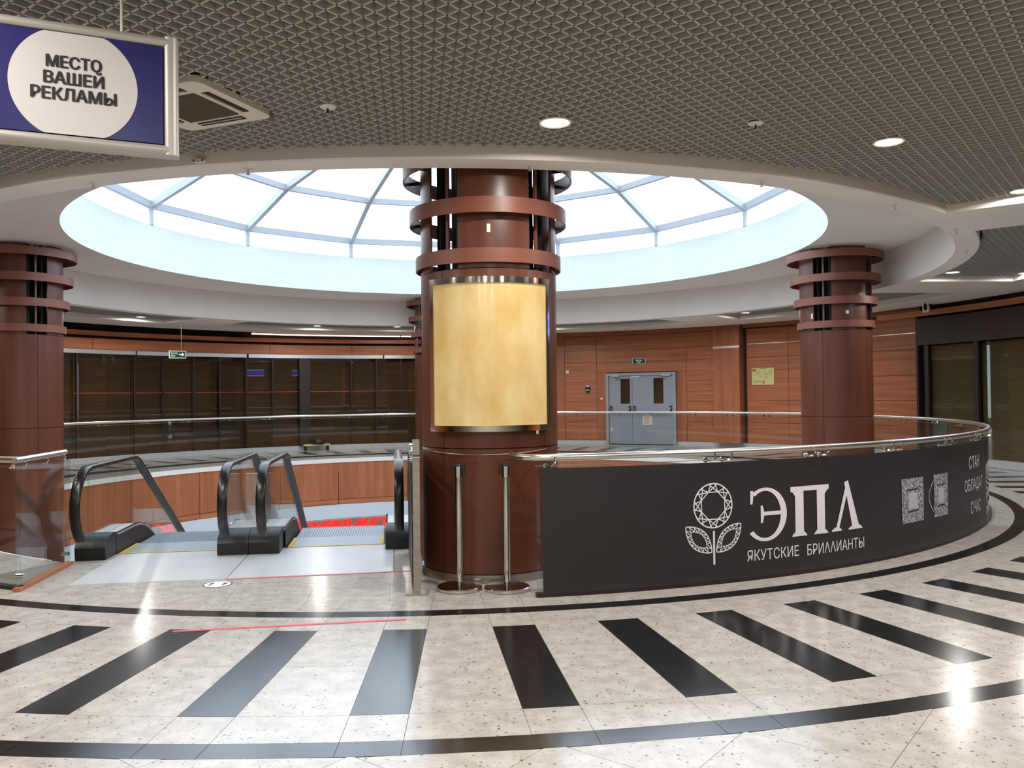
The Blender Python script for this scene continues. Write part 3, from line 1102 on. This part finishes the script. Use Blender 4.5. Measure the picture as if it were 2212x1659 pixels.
# printed ear-rings
def patch(t0, w_, z0, h_, mat, dr=.0012, nx=8):
    return [[(w_ * i / nx, z0), (w_ * (i + 1) / nx, z0), (w_ * (i + 1) / nx, z0 + h_), (w_ * i / nx, z0 + h_)] for i in range(nx)]
for t0, w_ in ((-54.48, .405), (-50.10, .335)):
    e = ban_poly('earring_print', patch(t0, w_, .30, .418, None), t0, 0, 'jewel_print')
    ban_poly('earring_print', [[(w_ * .24, .395), (w_ * .76, .40), (w_ * .76, .415), (w_ * .24, .41)], [(w_ * .24, .60), (w_ * .76, .605), (w_ * .76, .618), (w_ * .24, .613)]], t0, 0, 'sticker_black', .0050)
    ban_poly('earring_print', [[(w_ * .3, .43), (w_ * .7, .43), (w_ * .7, .58), (w_ * .3, .58)]], t0, 0, 'jewel', .0048)
ban_poly('earring_hook', [seg_q((.10 - .10 * math.sin(PI * i / 14) - .0, .36 + .30 * i / 14), (.10 - .10 * math.sin(PI * (i + 1) / 14), .36 + .30 * (i + 1) / 14), .008) for i in range(14)], -50.85, 0)
ban_text('side_lettering', 'СТАН', -43.0, .70, .44, .135, off=0)
ban_text('side_lettering', 'ОБЛАДАТ', -44.2, .445, .78, .148, off=0)
ban_text('side_lettering', 'СЧАС', -42.75, .215, .44, .135, off=0)

# ================================================================== stanchions
def stanchion(x, y, label, sides):
    o = thing('stanchion', label, 'stanchion', (x, y, 0), 0, 'queue stanchions in front of the middle column')
    MB().lathe([(0.0, 0.0), (.176, 0.0), (.182, .006), (.182, .026), (.174, .032), (.03, .036), (0.0, .036)], 48).build('base', 'chrome', o, smooth=True)
    MB().cyl((0, 0, .034), .027, .93, 24).build('pole', 'chrome', o, smooth=True)
    hd = MB().lathe([(0, 1.0), (.030, 1.0), (.033, .995), (.033, .905), (.030, .90), (0, .90)], 24).build('head', 'black_plastic', o, smooth=True)
    MB().box((0, -.031, .94), (.028, .012, .085)).build('head_strip', 'chrome', hd)
    for s in sides:
        MB().box((s * .040, 0.0, .955), (.03, .05, .075)).build('belt_clip', 'black_plastic', hd)
    return o
stanchion(-.437, 6.63, 'chrome queue stanchion with black head, left of the pair before the column', (-1, 1))
stanchion(-.058, 6.60, 'chrome queue stanchion with black head, right of the pair beside the banner', (-1,))

# ================================================================== escalators
def ez(e, z, w):
    return (w, e, z)
def escalator(w0, w1, label, first):
    """w0, w1: handrail centre lines"""
    o = thing('escalator', label, 'escalator', (0, 0, 0), ESC_RZ, 'escalators going down from the landing')
    SL = math.tan(R_(30))
    def rail_z(e):
        return .90 if e < 9.9 else .90 - .01 - (e - 9.9) * SL
    pth = []
    cE, cZ, rN = 8.46, .53, .37
    for i in range(0, 15):
        a = R_(232 - 142 * i / 14)
        pth.append((cE + rN * math.cos(a) * 1.0, cZ + rN * math.sin(a)))
    for e in (8.8, 9.2, 9.6, 9.75):
        pth.append((e, .90))
    for k in range(1, 7):
        a = R_(5 * k)
        pth.append((9.75 + .55 * math.sin(a), .90 - .55 * (1 - math.cos(a))))
    zz = pth[-1][1]
    ee = pth[-1][0]
    for k in range(1, 7):
        pth.append((ee + 1.4 * k, zz - 1.4 * k * SL))
    for side, w in ((0, w0), (1, w1)):
        pp = [(w, e, z) for e, z in pth]
        MB().tube(pp, .03, 14, flat=(.046, .024)).build('handrail', 'rubber', o, smooth=True)
        # glass panels below the rail
        def deck(e):
            if e < 9.45:
                return .20
            if e < 10.05:
                return .20 - (e - 9.45) ** 2 * .48
            return .20 - .36 * .48 - (e - 10.05) * SL
        es = [8.40, 8.9, 9.4, 9.85]
        nb = 7
        cuts = [8.42, 9.35] + [9.35 + 1.25 * i for i in range(1, nb)]
        for a, b_ in zip(cuts[:-1], cuts[1:]):
            n = 8
            top = [(w, a + .01 + (b_ - a - .02) * i / n) for i in range(n + 1)]
            poly = [Vector((w - .006, e, rail_z(e) - .02)) for _, e in top] + [Vector((w - .006, e, deck(e))) for _, e in reversed(top)]
            MB().extrude(poly, (.012, 0, 0)).build('glass_panel', 'clear_glass', o)
        # newel glass (half disc)
        poly = []
        for i in range(13):
            a = R_(90 + 150 * i / 12)
            poly.append(Vector((w - .006, cE + (rN - .02) * math.cos(a), cZ + (rN - .02) * math.sin(a))))
        poly.append(Vector((w - .006, 8.42, .2)))
        MB().extrude(poly, (.012, 0, 0)).build('glass_panel', 'clear_glass', o)
        # deck covers and skirt
        inn = 1 if side == 0 else -1
        es = [8.8, 9.1, 9.45, 9.6, 9.75, 9.9, 10.05, 10.4] + [10.4 + 1.0 * i for i in range(1, 8)]
        lo = [(e, deck(e) - .30 if e > 9.5 else -.05) for e in es]
        wi = w + inn * .13
        wo = w - inn * (.13 if ((side == 0 and first) or (side == 1 and not first)) else .165)
        poly = [Vector((wi, e, deck(e) - .02)) for e in es] + [Vector((wi, e, z)) for e, z in reversed(lo)]
        MB().extrude(poly, (inn * .012, 0, 0)).build('skirt_panel', 'black_plastic' if False else 'mullion_brown', o)
        a_, b2 = min(wi, wo), max(wi, wo)
        mb = MB()
        for e in es:
            mb.v += [(a_, e, deck(e) - .022), (b2, e, deck(e) - .022), (b2, e, deck(e)), (a_, e, deck(e))]
        for i in range(len(es) - 1):
            p = 4 * i
            for j in range(4):
                mb.f.append((p + j, p + (j + 1) % 4, p + 4 + (j + 1) % 4, p + 4 + j))
        mb.f.append((0, 1, 2, 3))
        e_ = 4 * (len(es) - 1)
        mb.f.append((e_, e_ + 3, e_ + 2, e_ + 1))
        dk = mb.build('deck_cover', 'plate_steel', o, smooth=True)
        MB().tube([(wi, e, deck(e) + .004) for e in es], .012, 8).build('deck_trim', 'chrome', dk, smooth=True)
        # black inlet box
        b0, b1 = (w - .14, w + .14)
        if (side == 1 and first):
            b0, b1 = -1.725, -1.43
        if (side == 0 and not first):
            b0, b1 = -1.425, -1.13
        prof = [(8.48, 0), (8.47, .12), (8.50, .17), (8.58, .215), (8.72, .235), (8.84, .21), (8.90, .12), (8.90, 0)]
        MB().extrude([Vector((b0, e, z)) for e, z in prof], (b1 - b0, 0, 0)).build('handrail_inlet', 'black_plastic', o, smooth=True)
    # floor plate, comb plate, steps
    pw0, pw1 = ((-2.71, -1.435) if first else (-1.425, -.01))
    MB().box(((pw0 + pw1) / 2, 8.085, -.004), (pw1 - pw0, 1.37, .012)).build('floor_plate', 'plate_steel', o)
    s0, s1 = w0 + .16, w1 - .16
    cb = MB().box(((s0 + s1) / 2, 9.09, -.01), (s1 - s0, .58, .02)).build('comb_plate', 'comb', o)
    MB().box(((s0 + s1) / 2, 8.795, .004), (s1 - s0, .03, .004)).build('yellow_line', 'yellow_line', cb)
    for w in (s0 + .02, s1 - .02):
        MB().box((w, 9.09, .003), (.04, .58, .006)).build('yellow_line', 'yellow_line', cb)
    mb = MB().box((0, .2, -.11), (s1 - s0 - .01, .395, .02))
    mb.box((0, .40, -.21), (s1 - s0 - .01, .02, .21))
    n = 34
    for i in range(n):
        mb.box((-(s1 - s0) / 2 + .02 + (s1 - s0 - .04) * i / (n - 1), .2, -.095), (.008, .39, .012))
    sm = mb.mesh('step')
    sm.materials.append(M['step_metal'])
    zz = 0.0
    for i in range(21):
        zz = .08 - (0 if i < 2 else (i - 1) * .4 * SL)
        s_ = mkobj('step', sm, None, o)
        s_.location = ((s0 + s1) / 2, 9.38 + .4 * i, zz)
    MB().extrude([Vector((w0 - .1, 9.0, -.36)), Vector((w0 - .1, 10.0, -.5)), Vector((w0 - .1, 18.0, -4.95)), Vector((w0 - .1, 17.0, -5.08)), Vector((w0 - .1, 9.6, -1.0)), Vector((w0 - .1, 9.0, -.9))], (w1 - w0 + .2, 0, 0)).build('truss', 'plaster', o)
    return o
escalator(-2.90, -1.60, 'escalator nearest the left column, with black handrails', True)
escalator(-1.25, .05, 'escalator beside the middle column, with black handrails', False)
for x, label in ((-1.50, 'hazy upright deflector plate between the escalators, left one'), (-1.345, 'hazy upright deflector plate between the escalators, right one')):
    o = MB().box((0, 0, .27), (.125, .012, .54)).build('deflector_plate', 'deflector', label=label, cat='glass plate')
    p = we(x, 9.15)
    o.location = (p[0], p[1], .20)
    o.rotation_euler = (0, 0, ESC_RZ)
    MB().box((0, 0, .543), (.127, .014, .007)).build('edge', 'white_plastic', o)

# floor tapes and sticker
def tape(a, b_, wd, label):
    a, b_ = Vector((*a, 0)), Vector((*b_, 0))
    d = b_ - a
    o = MB().box((0, 0, .0013), (d.length, wd, .0022)).build('floor_tape', 'tape_red', label=label, cat='tape')
    o.location = (a + b_) / 2
    o.rotation_euler = (0, 0, math.atan2(d.y, d.x))
tape((-2.46, 7.08), (-.93, 7.34), .028, 'thin red tape line along the edge of the escalator floor plates')
tape((-2.28, 5.52), (-.75, 5.75), .034, 'red tape line on the floor between the black ring and the radial bars')
st = thing('floor_sticker', 'round white floor sticker with two black footprints', 'sticker', (-2.47, 6.90, 0))
MB().cyl((0, 0, .0002), .118, .0012, 40).build('rim', 'sticker_black', st)
MB().cyl((0, 0, .0006), .108, .0015, 40).build('disc', 'sticker_white', st)
for s in (-1, 1):
    mb = MB()
    for (cx, cy, rx, ry) in ((0, .022, .017, .026), (.0, -.03, .013, .016)):
        mb.add([(s * .055 + cx + rx * math.cos(R_(30 * i)), cy + ry * math.sin(R_(30 * i)), .0026) for i in range(12)], [tuple(range(12))])
    mb.build('footprint', 'sticker_black', st)
p = pol(8.95, -97.1)
MB().cyl((p[0] - .01, p[1] - .02, 0), .022, .0015, 20).build('floor_plug', 'sticker_black', label='small dark round plug set in the grey radial bar at left', cat='plug')

# ================================================================== ceiling fittings
def downlight(x, y, label, hidden=False):
    o = thing('downlight', label, 'downlight', (x, y, ZG), 0, 'round recessed ceiling downlights')
    MB().lathe([(.118, .0), (.118, -.006), (.108, -.010), (.098, -.004), (.095, .05)], 36).build('trim', 'white_plastic', o, smooth=True)
    MB().lathe([(.097, .002), (.0, .002)], 36).build('lens', 'lamp_glow', o)
    MB().lathe([(.10, .006), (.10, .09), (0, .09)], 24).build('housing', 'white_plastic', o, smooth=True)
    L = bpy.data.lights.new('downlight_beam', 'AREA')
    L.shape = 'DISK'
    L.size = .19
    L.energy = LAMP_W
    L.color = (1.0, .955, .90)
    L.spread = R_(176)
    lo = bpy.data.objects.new('lamp', L)
    lo.location = (0, 0, -.014)
    lo.parent = o
    col.objects.link(lo)
    return o
for x, y, label in LAMPS:
    downlight(x, y, label or 'round recessed downlight outside the picture', label is None)

def cassette(x, y, s, rz, label):
    o = thing('ceiling_cassette', label, 'air conditioner', (x, y, ZG), rz)
    h = s / 2
    # frame with rounded corners
    r = .07
    poly = []
    for cx, cy, a0 in ((h - r, h - r, 0), (-h + r, h - r, 90), (-h + r, -h + r, 180), (h - r, -h + r, 270)):
        for i in range(6):
            a = R_(a0 + 18 * i)
            poly.append((cx + r * math.cos(a), cy + r * math.sin(a)))
    MB().prism(poly, -.012, .03).build('frame', 'ivory', o)
    g_ = s * .56
    ik = MB().box((0, 0, -.014), (g_, g_, .006)).build('intake', 'ac_mesh', o)
    mb = MB()
    n = 30
    for i in range(n):
        mb.box((-g_ / 2 + g_ * (i + .5) / n, 0, -.019), (.006, g_, .006))
    mb.build('intake_fins', 'ac_mesh', ik, kind='stuff')
    for k in range(4):
        a = k * PI / 2
        c, s_ = math.cos(a), math.sin(a)
        d = s * .375
        sl = MB().box((c * d, s_ * d, -.013), (.055, g_ * .92, .008), a).build('slot', 'dark_slot', o)
        MB().box((c * (d - .012), s_ * (d - .012), -.018), (.005, g_ * .9, .008), a).build('vane', 'ivory', sl)
    return o
cassette(*AC[0], 'cream ceiling cassette air conditioner right behind the hanging sign')
cassette(*AC[1], 'ceiling cassette air conditioner far away at the right picture edge')

def sprinkler(x, y, z, label, big=False):
    o = thing('sprinkler', label, 'sprinkler', (x, y, z), 0, 'ceiling sprinkler heads')
    k = 1.5 if big else 1.0
    MB().lathe([(0, 0), (.036 * k, 0), (.034 * k, -.006), (.012, -.012), (0, -.012)], 20).build('escutcheon', 'white_plastic', o, smooth=True)
    MB().cyl((0, 0, -.045), .007, .036, 8).build('body', 'dark_slot' if big else 'brushed', o)
    MB().cyl((0, 0, -.05), .016, .004, 12).build('deflector', 'brushed', o)
sprinkler(-1.21, 5.50, ZG, 'sprinkler head in the grille between the air conditioner and the middle column', True)
sprinkler(1.78, 5.94, ZG, 'sprinkler head in the grille between the two bright downlights', True)
for t, lab in ((-109.5, 'sprinkler on the pale ring at the left picture edge'), (-98.6, 'sprinkler on the pale ring above the left half of the skylight'),
               (-81.8, 'sprinkler on the pale ring directly above the middle column'), (-66.0, 'sprinkler on the pale ring above the right half of the skylight'),
               (-52.0, 'sprinkler on the pale ring at upper right, left of the corner'), (-38.5, 'sprinkler on the pale ring at the corner of the radial strip'),
               (-26, 'sprinkler on the pale ring beyond the right column')):
    p = pol(7.78, t, CC)
    sprinkler(p[0], p[1], Z1, lab)
p = pol(7.935, -101.0, CC)
o = thing('beam_detector', 'small white oval detector with two dark lenses on the pale ring by the hanging sign', 'detector', (p[0], p[1], 3.44), R_(-101))
mb = MB()
poly = []
for i in range(24):
    a = R_(15 * i)
    poly.append(Vector((0, .052 * math.copysign(abs(math.cos(a)) ** .5, math.cos(a)), .016 * math.copysign(abs(math.sin(a)) ** .7, math.sin(a)))))
mb.extrude(poly, (.03, 0, 0)).build('body', 'white_plastic', o)
for s in (-1, 1):
    MB().box((.031, s * .038, 0), (.006, .012, .012)).build('lens', 'dark_slot', o)

# hanging advertising sign
P0, P1 = Vector((-2.03, 3.27)), Vector((-1.455, 3.515))
dS = (P1 - P0).normalized()
sgn = thing('hanging_sign', 'hanging blue sign with white circle and dark lettering in an aluminium frame', 'sign', (P1.x - .018, P1.y - .008, 2.84), math.atan2(dS.y, dS.x))
SL_, SH = 1.42, .415
MB().box((-SL_ / 2, .02, 0), (SL_, .06, SH)).build('box', 'sign_blue', sgn)
def frame_bar(c, s):
    return MB().box(c, s).mesh('b')
fw_ = .046
for z, in ((SH / 2 + fw_ / 2,), (-SH / 2 - fw_ / 2,)):
    mb = MB()
    pr = []
    for i in range(9):
        a = R_(180 * i / 8)
        pr.append((-SL_ - fw_, .02 - .040 * math.sin(a) ** .6, z + fw_ / 2 * math.cos(a) * 1.0))
    pr += [(-SL_ - fw_, .06, z - fw_ / 2), (-SL_ - fw_, .06, z + fw_ / 2)]
    mb.extrude([Vector(p) for p in pr], (SL_ + 2 * fw_ - .02, 0, 0)).build('frame_rail', 'alu', sgn, smooth=True)
for x, sw in ((.031, .062), (-SL_ - .031, .062)):
    mb = MB()
    pr = []
    for i in range(9):
        a = R_(180 * i / 8)
        pr.append((x + sw / 2 * math.cos(a), .02 - .040 * math.sin(a) ** .6, -SH / 2 - fw_ * .98))
    pr += [(x - sw / 2, .06, -SH / 2 - fw_ * .98), (x + sw / 2, .06, -SH / 2 - fw_ * .98)]
    mb.extrude([Vector(p) for p in pr], (0, 0, SH + 1.96 * fw_)).build('frame_stile', 'alu', sgn, smooth=True)
def disc(cx, r):
    poly = []
    n = 80
    for i in range(n):
        a = 2 * PI * i / n
        z = max(-SH / 2, min(SH / 2, r * math.sin(a)))
        xx = cx + r * math.cos(a)
        poly.append(Vector((xx, -.0125, z)))
    return MB().extrude(poly, (0, .003, 0)).build('white_disc', 'sign_white', sgn)
CX = -.335
wdisc = disc(CX, .236)
disc(CX - .545, .236)
for s, w_, z in (('МЕСТО', .205, .062), ('ВАШЕЙ', .223, -.004), ('РЕКЛАМЫ', .315, -.070)):
    vs, fs = text_mesh(s, 1, fit=(w_ - .006, .05 if s != 'ВАШЕЙ' else .064))
    mb = MB()
    for q_, (dx, dz) in enumerate(((-.003, 0), (0, .0012), (0, -.0012), (.003, 0), (-.0015, 0), (.0015, 0))):
        mb.add([(CX + x - w_ / 2 + .003 + dx, -.0145 - q_ * .00005, z + y + dz) for x, y in vs], fs)
    mb.build('lettering', 'sign_ink', wdisc)
for x in (-.16, -1.2):
    MB().cyl((x, .02, SH / 2 + fw_ - .01), .006, ZG + .2 - (2.84 + SH / 2 + fw_), 8).build('hanger_rod', 'alu', sgn)

# hanging exit sign by the left shop front
p = pol(9.6, 139.0)
ex = thing('exit_sign', 'green exit sign with white arrow hanging from a rod before the dark shop front', 'exit sign', (p[0], p[1], 2.655), R_(27))
MB().box((0, 0, 0), (.40, .05, .19)).build('case', 'white_plastic', ex)
xf = MB().box((0, -.027, 0), (.36, .006, .15)).build('face', 'exit_green', ex)
mb = MB()
for s, z, w_ in (('ВЫХОД', .012, .15), ('EXIT', -.05, .10)):
    vs, fs = text_mesh(s, 1, fit=(w_, .04))
    mb.add([(-.155 + x, -.031, z + y) for x, y in vs], fs)
mb.build('lettering', 'exit_text', xf)
MB().add([(.03, -.031, .012), (.03, -.031, -.012), (.10, -.031, -.012), (.10, -.031, -.045), (.16, -.031, 0), (.10, -.031, .045), (.10, -.031, .012)], [tuple(range(7))]).build('arrow', 'exit_text', xf)
MB().cyl((.09, 0, .09), .006, .66, 8).build('rod', 'brushed', ex)

# glowing light strip above the left shop front, with two spotlights
ls = thing('light_strip', 'glowing pink-white light strip above the dark shop front', 'light', (CF[0], CF[1], 0))
MB().arcbox(SR - .14, SR - .09, 3.345, 3.375, 98.0, 124.8, C=OC).build('tube', 'led_pink', ls, smooth=True)
MB().arcbox(SR - .15, SR - .08, 3.375, 3.40, 98.0, 124.8, C=OC).build('rail', 'white_plastic', ls, smooth=True)
for i, (t, lab) in enumerate(((101.9, 'small black spotlight on the glowing strip, left of the pair'), (100.2, 'small black spotlight on the glowing strip, nearest the middle column'))):
    p = pol(SR - .22, t)
    o = thing('spotlight', lab, 'spotlight', (p[0], p[1], 3.40), R_(t))
    MB().cyl((0, 0, -.07), .012, .07, 8).build('stem', 'black_plastic', o)
    MB().cyl((0, 0, -.14), .045, .075, 16, .03).build('head', 'black_plastic', o, smooth=True)

# ================================================================== door and what hangs on the back wall
def on_wall(t, z, Rr=WR):
    p = pol(Rr, t)
    return (p[0], p[1], z)
A_, B_ = Vector(pol(WR - .06, 70.0)), Vector(pol(WR - .06, 59.4))
mid = (A_ + B_) / 2
dd = (B_ - A_).normalized()
DW = (B_ - A_).length
d1 = thing('door_1', 'grey steel double door with two narrow windows in the wooden wall', 'door', (mid.x, mid.y, 0), math.atan2(dd.y, dd.x), None, 'structure')
DH = 2.17
for x in (-DW / 2 + .04, DW / 2 - .04):
    MB().box((x, .02, DH / 2), (.08, .14, DH)).build('jamb', 'door_frame', d1)
MB().box((0, .02, DH - .04), (DW - .16, .14, .08)).build('head_jamb', 'door_frame', d1)
MB().box((0, .03, .008), (DW - .16, .1, .016)).build('threshold', 'dark_slot', d1)
xs = (-DW / 2 + .085, -.285, DW / 2 - .085)
xs = (-DW / 2 + .085, -.26, DW / 2 - .085)
leaves = []
for i in range(2):
    a, b_ = xs[i] + .004, xs[i + 1] - .004
    lw = b_ - a
    wx = ((-.63, -.33), (.40, .70))[i]
    z0, z1 = 1.24, 2.0
    H0, H1 = .02, DH - .085
    mb = MB()
    mb.box(((a + wx[0]) / 2, .03, (H0 + H1) / 2), (wx[0] - a, .05, H1 - H0))
    mb.box(((b_ + wx[1]) / 2, .03, (H0 + H1) / 2), (b_ - wx[1], .05, H1 - H0))
    mb.box(((wx[0] + wx[1]) / 2, .03, (H0 + z0) / 2), (wx[1] - wx[0], .05, z0 - H0))
    mb.box(((wx[0] + wx[1]) / 2, .03, (H1 + z1) / 2), (wx[1] - wx[0], .05, H1 - z1))
    lf = mb.build('door_leaf', 'door_grey', d1)
    MB().box(((wx[0] + wx[1]) / 2, .045, (z0 + z1) / 2), (wx[1] - wx[0], .01, z1 - z0)).build('window_pane', 'shop_glass', lf)
    MB().box(((wx[0] + wx[1]) / 2, .07, (z0 + z1) / 2), (wx[1] - wx[0] + .02, .01, z1 - z0 + .02)).build('window_backing', 'blind_brown', lf)
    # panic bar
    for x in (a + .07, b_ - .07):
        MB().box((x, -.03, 1.06), (.05, .07, .22)).build('panic_bar_bracket', 'black_plastic', lf)
    MB().tube([(a + .07, -.06, 1.12), (a + .12, -.12, .96), (b_ - .12, -.12, .96), (b_ - .07, -.06, 1.12)], .016, 8).build('panic_bar', 'brushed', lf, smooth=True)
    cxx = a + .20 if i == 0 else b_ - .20
    MB().box((cxx, -.02, DH - .075), (.26, .08, .07)).build('door_closer', 'alu', lf)
    MB().tube([(cxx, -.05, DH - .11), (cxx + (.22 if i == 0 else -.22), -.14, DH - .16), (cxx + (.03 if i == 0 else -.03), -.03, DH - .19)], .009, 6).build('closer_arm', 'brushed', lf)
MB().box((-.16, -.01, DH - .115), (.26, .03, .03)).build('latch_plate', 'white_plastic', d1)
MB().box((.20, .001, .74), (.30, .004, .28)).build('door_notice', 'ivory', d1)
mb = MB()
for i in range(6):
    mb.box((.18, -.003, .84 - .038 * i), (.2 - .02 * (i % 3), .002, .012))
mb.build('notice_lines', 'plan_red', d1, kind='stuff')
MB().box((-.93, .001, .46), (.05, .004, .09)).build('door_label', 'white_plastic', d1)

def wall_thing(name, label, cat, t, z, Rr=WR - .002):
    p = pol(Rr, t)
    return thing(name, label, cat, (p[0], p[1], z), R_(t - 90))      # local x to the right, -y into the room
o = wall_thing('exit_sign', 'green exit sign on the wooden wall above the grey door', 'exit sign', 64.95, 2.52)
MB().box((0, -.03, 0), (.42, .05, .17)).build('case', 'white_plastic', o)
xf = MB().box((0, -.057, 0), (.385, .006, .14)).build('face', 'exit_green', o)
mb = MB()
for s, z, w_ in (('ВЫХОД', .008, .18), ('EXIT', -.048, .11)):
    vs, fs = text_mesh(s, 1, fit=(w_, .04))
    mb.add([(-w_ / 2 + x, -.061, z + y) for x, y in vs], fs)
mb.build('lettering', 'exit_text', xf)
o = wall_thing('evacuation_plan', 'pale yellow evacuation plan poster on the wooden wall right of the pilaster', 'poster', 46.6, 1.98, WR - .02)
sh_ = MB().box((0, -.008, 0), (.66, .014, .47)).build('sheet', 'plan_yellow', o)
MB().box((-.255, -.0165, .175), (.11, .003, .05)).build('red_box', 'plan_red', sh_)
MB().box((.02, -.0165, -.16), (.04, .003, .09)).build('red_box', 'plan_red', sh_)
mb = MB()
rr = random.Random(3)
for i in range(34):
    x, z = rr.uniform(-.20, .27), rr.choice((-.04, -.01, .05, .08, .12, .14)) + rr.uniform(-.01, .01)
    hz = rr.random() < .6
    mb.box((x, -.016, z), (rr.uniform(.03, .09), .002, .006) if hz else (.006, .002, rr.uniform(.02, .05)))
for i in range(8):
    mb.box((-.27 + .03 * i, -.016, -.16 + .02 * (i % 3)), (.02, .002, .03))
mb.box((.0, -.016, .21), (.2, .002, .012))
mb.build('plan_lines', 'plan_ink', sh_, kind='stuff')
o = wall_thing('fire_alarm', 'small black and white siren on the wooden wall left of the grey door', 'alarm', 72.85, 1.68)
MB().cyl((0, -.05, .0), .075, .09, 16).build('body', 'sticker_black', o, smooth=True)
MB().cyl((0, -.05, .085), .07, .05, 16, .04).build('lens', 'white_plastic', o, smooth=True)
MB().cyl((0, -.05, -.03), .072, .035, 16).build('ring', 'white_plastic', o, smooth=True)
MB().cyl((0, -.05, -.09), .05, .065, 16).build('horn', 'dark_slot', o, smooth=True)
o = wall_thing('call_point', 'red manual call point plate beside the grey door', 'call point', 70.75, 1.40)
MB().box((0, -.02, 0), (.10, .03, .125)).build('case', 'alarm_red', o)
MB().box((0, -.037, 0), (.065, .006, .06)).build('face', 'sticker_white', o)
for t, z, lab in ((75.95, 2.24, 'white square sensor box on the wooden wall left of the siren'), (53.62, 2.24, 'white square sensor box beside the wooden pilaster')):
    o = wall_thing('sensor_box', lab, 'sensor', t, z)
    MB().box((0, -.03, 0), (.10, .05, .11)).build('case', 'ivory', o)
    MB().box((0, -.057, 0), (.06, .006, .06)).build('cover', 'white_plastic', o)
# loudspeaker on a bracket, right shop front
p = pol(QR - .30, 18.6)
o = thing('loudspeaker', 'white box loudspeaker on a black bracket above the right shop front', 'speaker', (p[0], p[1], 3.36), R_(-128))
tm_ = Matrix.Rotation(R_(18), 3, 'Y')
cab = MB().box((0, 0, 0), (.14, .12, .26), mat=tm_).build('cabinet', 'white_plastic', o)
mb = MB()
mb.add([tuple(tm_ @ Vector((.072, .038 * math.cos(R_(20 * i)), .085 * math.sin(R_(20 * i))))) for i in range(18)], [tuple(range(18))])
mb.build('cone', 'dark_slot', cab)
MB().tube([(-.07, 0, 0), (-.16, 0, .02), (-.2, 0, .05)], .02, 8).build('arm', 'black_plastic', o)
MB().box((-.20, .0, .03), (.10, .16, .20)).build('mount', 'black_plastic', o)

# red shop sign on the storey below
vs, fs = text_mesh('Теремок', 1, offset=.02, shear=.25, fit=(4.3, .66))
so = thing('shop_sign', 'large red slanted letters on the storey below, seen between the escalators', 'sign', (CF[0], CF[1], 0))
mb = MB()
t_start = 129.8
fr, bk_ = [], []
for x, y in vs:
    t = t_start - math.degrees(x / 8.55)
    fr.append((*pol(8.53, t, OC), -2.24 + y))
mb.add(fr, fs)
mb.build('letters', 'red_letters', so)
MB().arcbox(8.56, 8.60, -2.62, -1.56, 96, 133, C=OC).build('backing', 'beige_sign', so, smooth=True)
# illuminated blue sign on the right shop fascia, outside the picture, mirrored in the dark shop windows
o = thing('fascia_sign', 'illuminated blue sign on the right shop fascia outside the picture', 'sign', (*pol(QR - .04, -26), 2.86), R_(-26))
MB().box((0, 0, 0), (.05, 1.5, .34)).build('panel', 'sign_lit', o)
for z in (.15, -.15):
    MB().box((-.027, 0, z), (.006, 1.5, .03)).build('stripe', 'sign_lit_white', o)
# low bench with a dark bundle by the far shop front
p = pol(SR - .25, 115.3)
o = thing('low_bench', 'low pale yellow bench with a dark bundle at the foot of the far shop front', 'bench', (p[0], p[1], 0), R_(115.3 - 90))
MB().box((0, 0, .16), (.75, .25, .04)).build('seat', 'plan_yellow', o)
for x in (-.32, .32):
    MB().box((x, 0, .07), (.05, .22, .14)).build('leg', 'dark_slot', o)
MB().lathe([(0, 0), (.2, 0), (.22, .06), (.16, .13), (0, .16)], 16).build('bundle', 'black_plastic', o, smooth=True).location = (.05, 0, .18)
print('tiles', nt_, 'objects', len(bpy.data.objects))
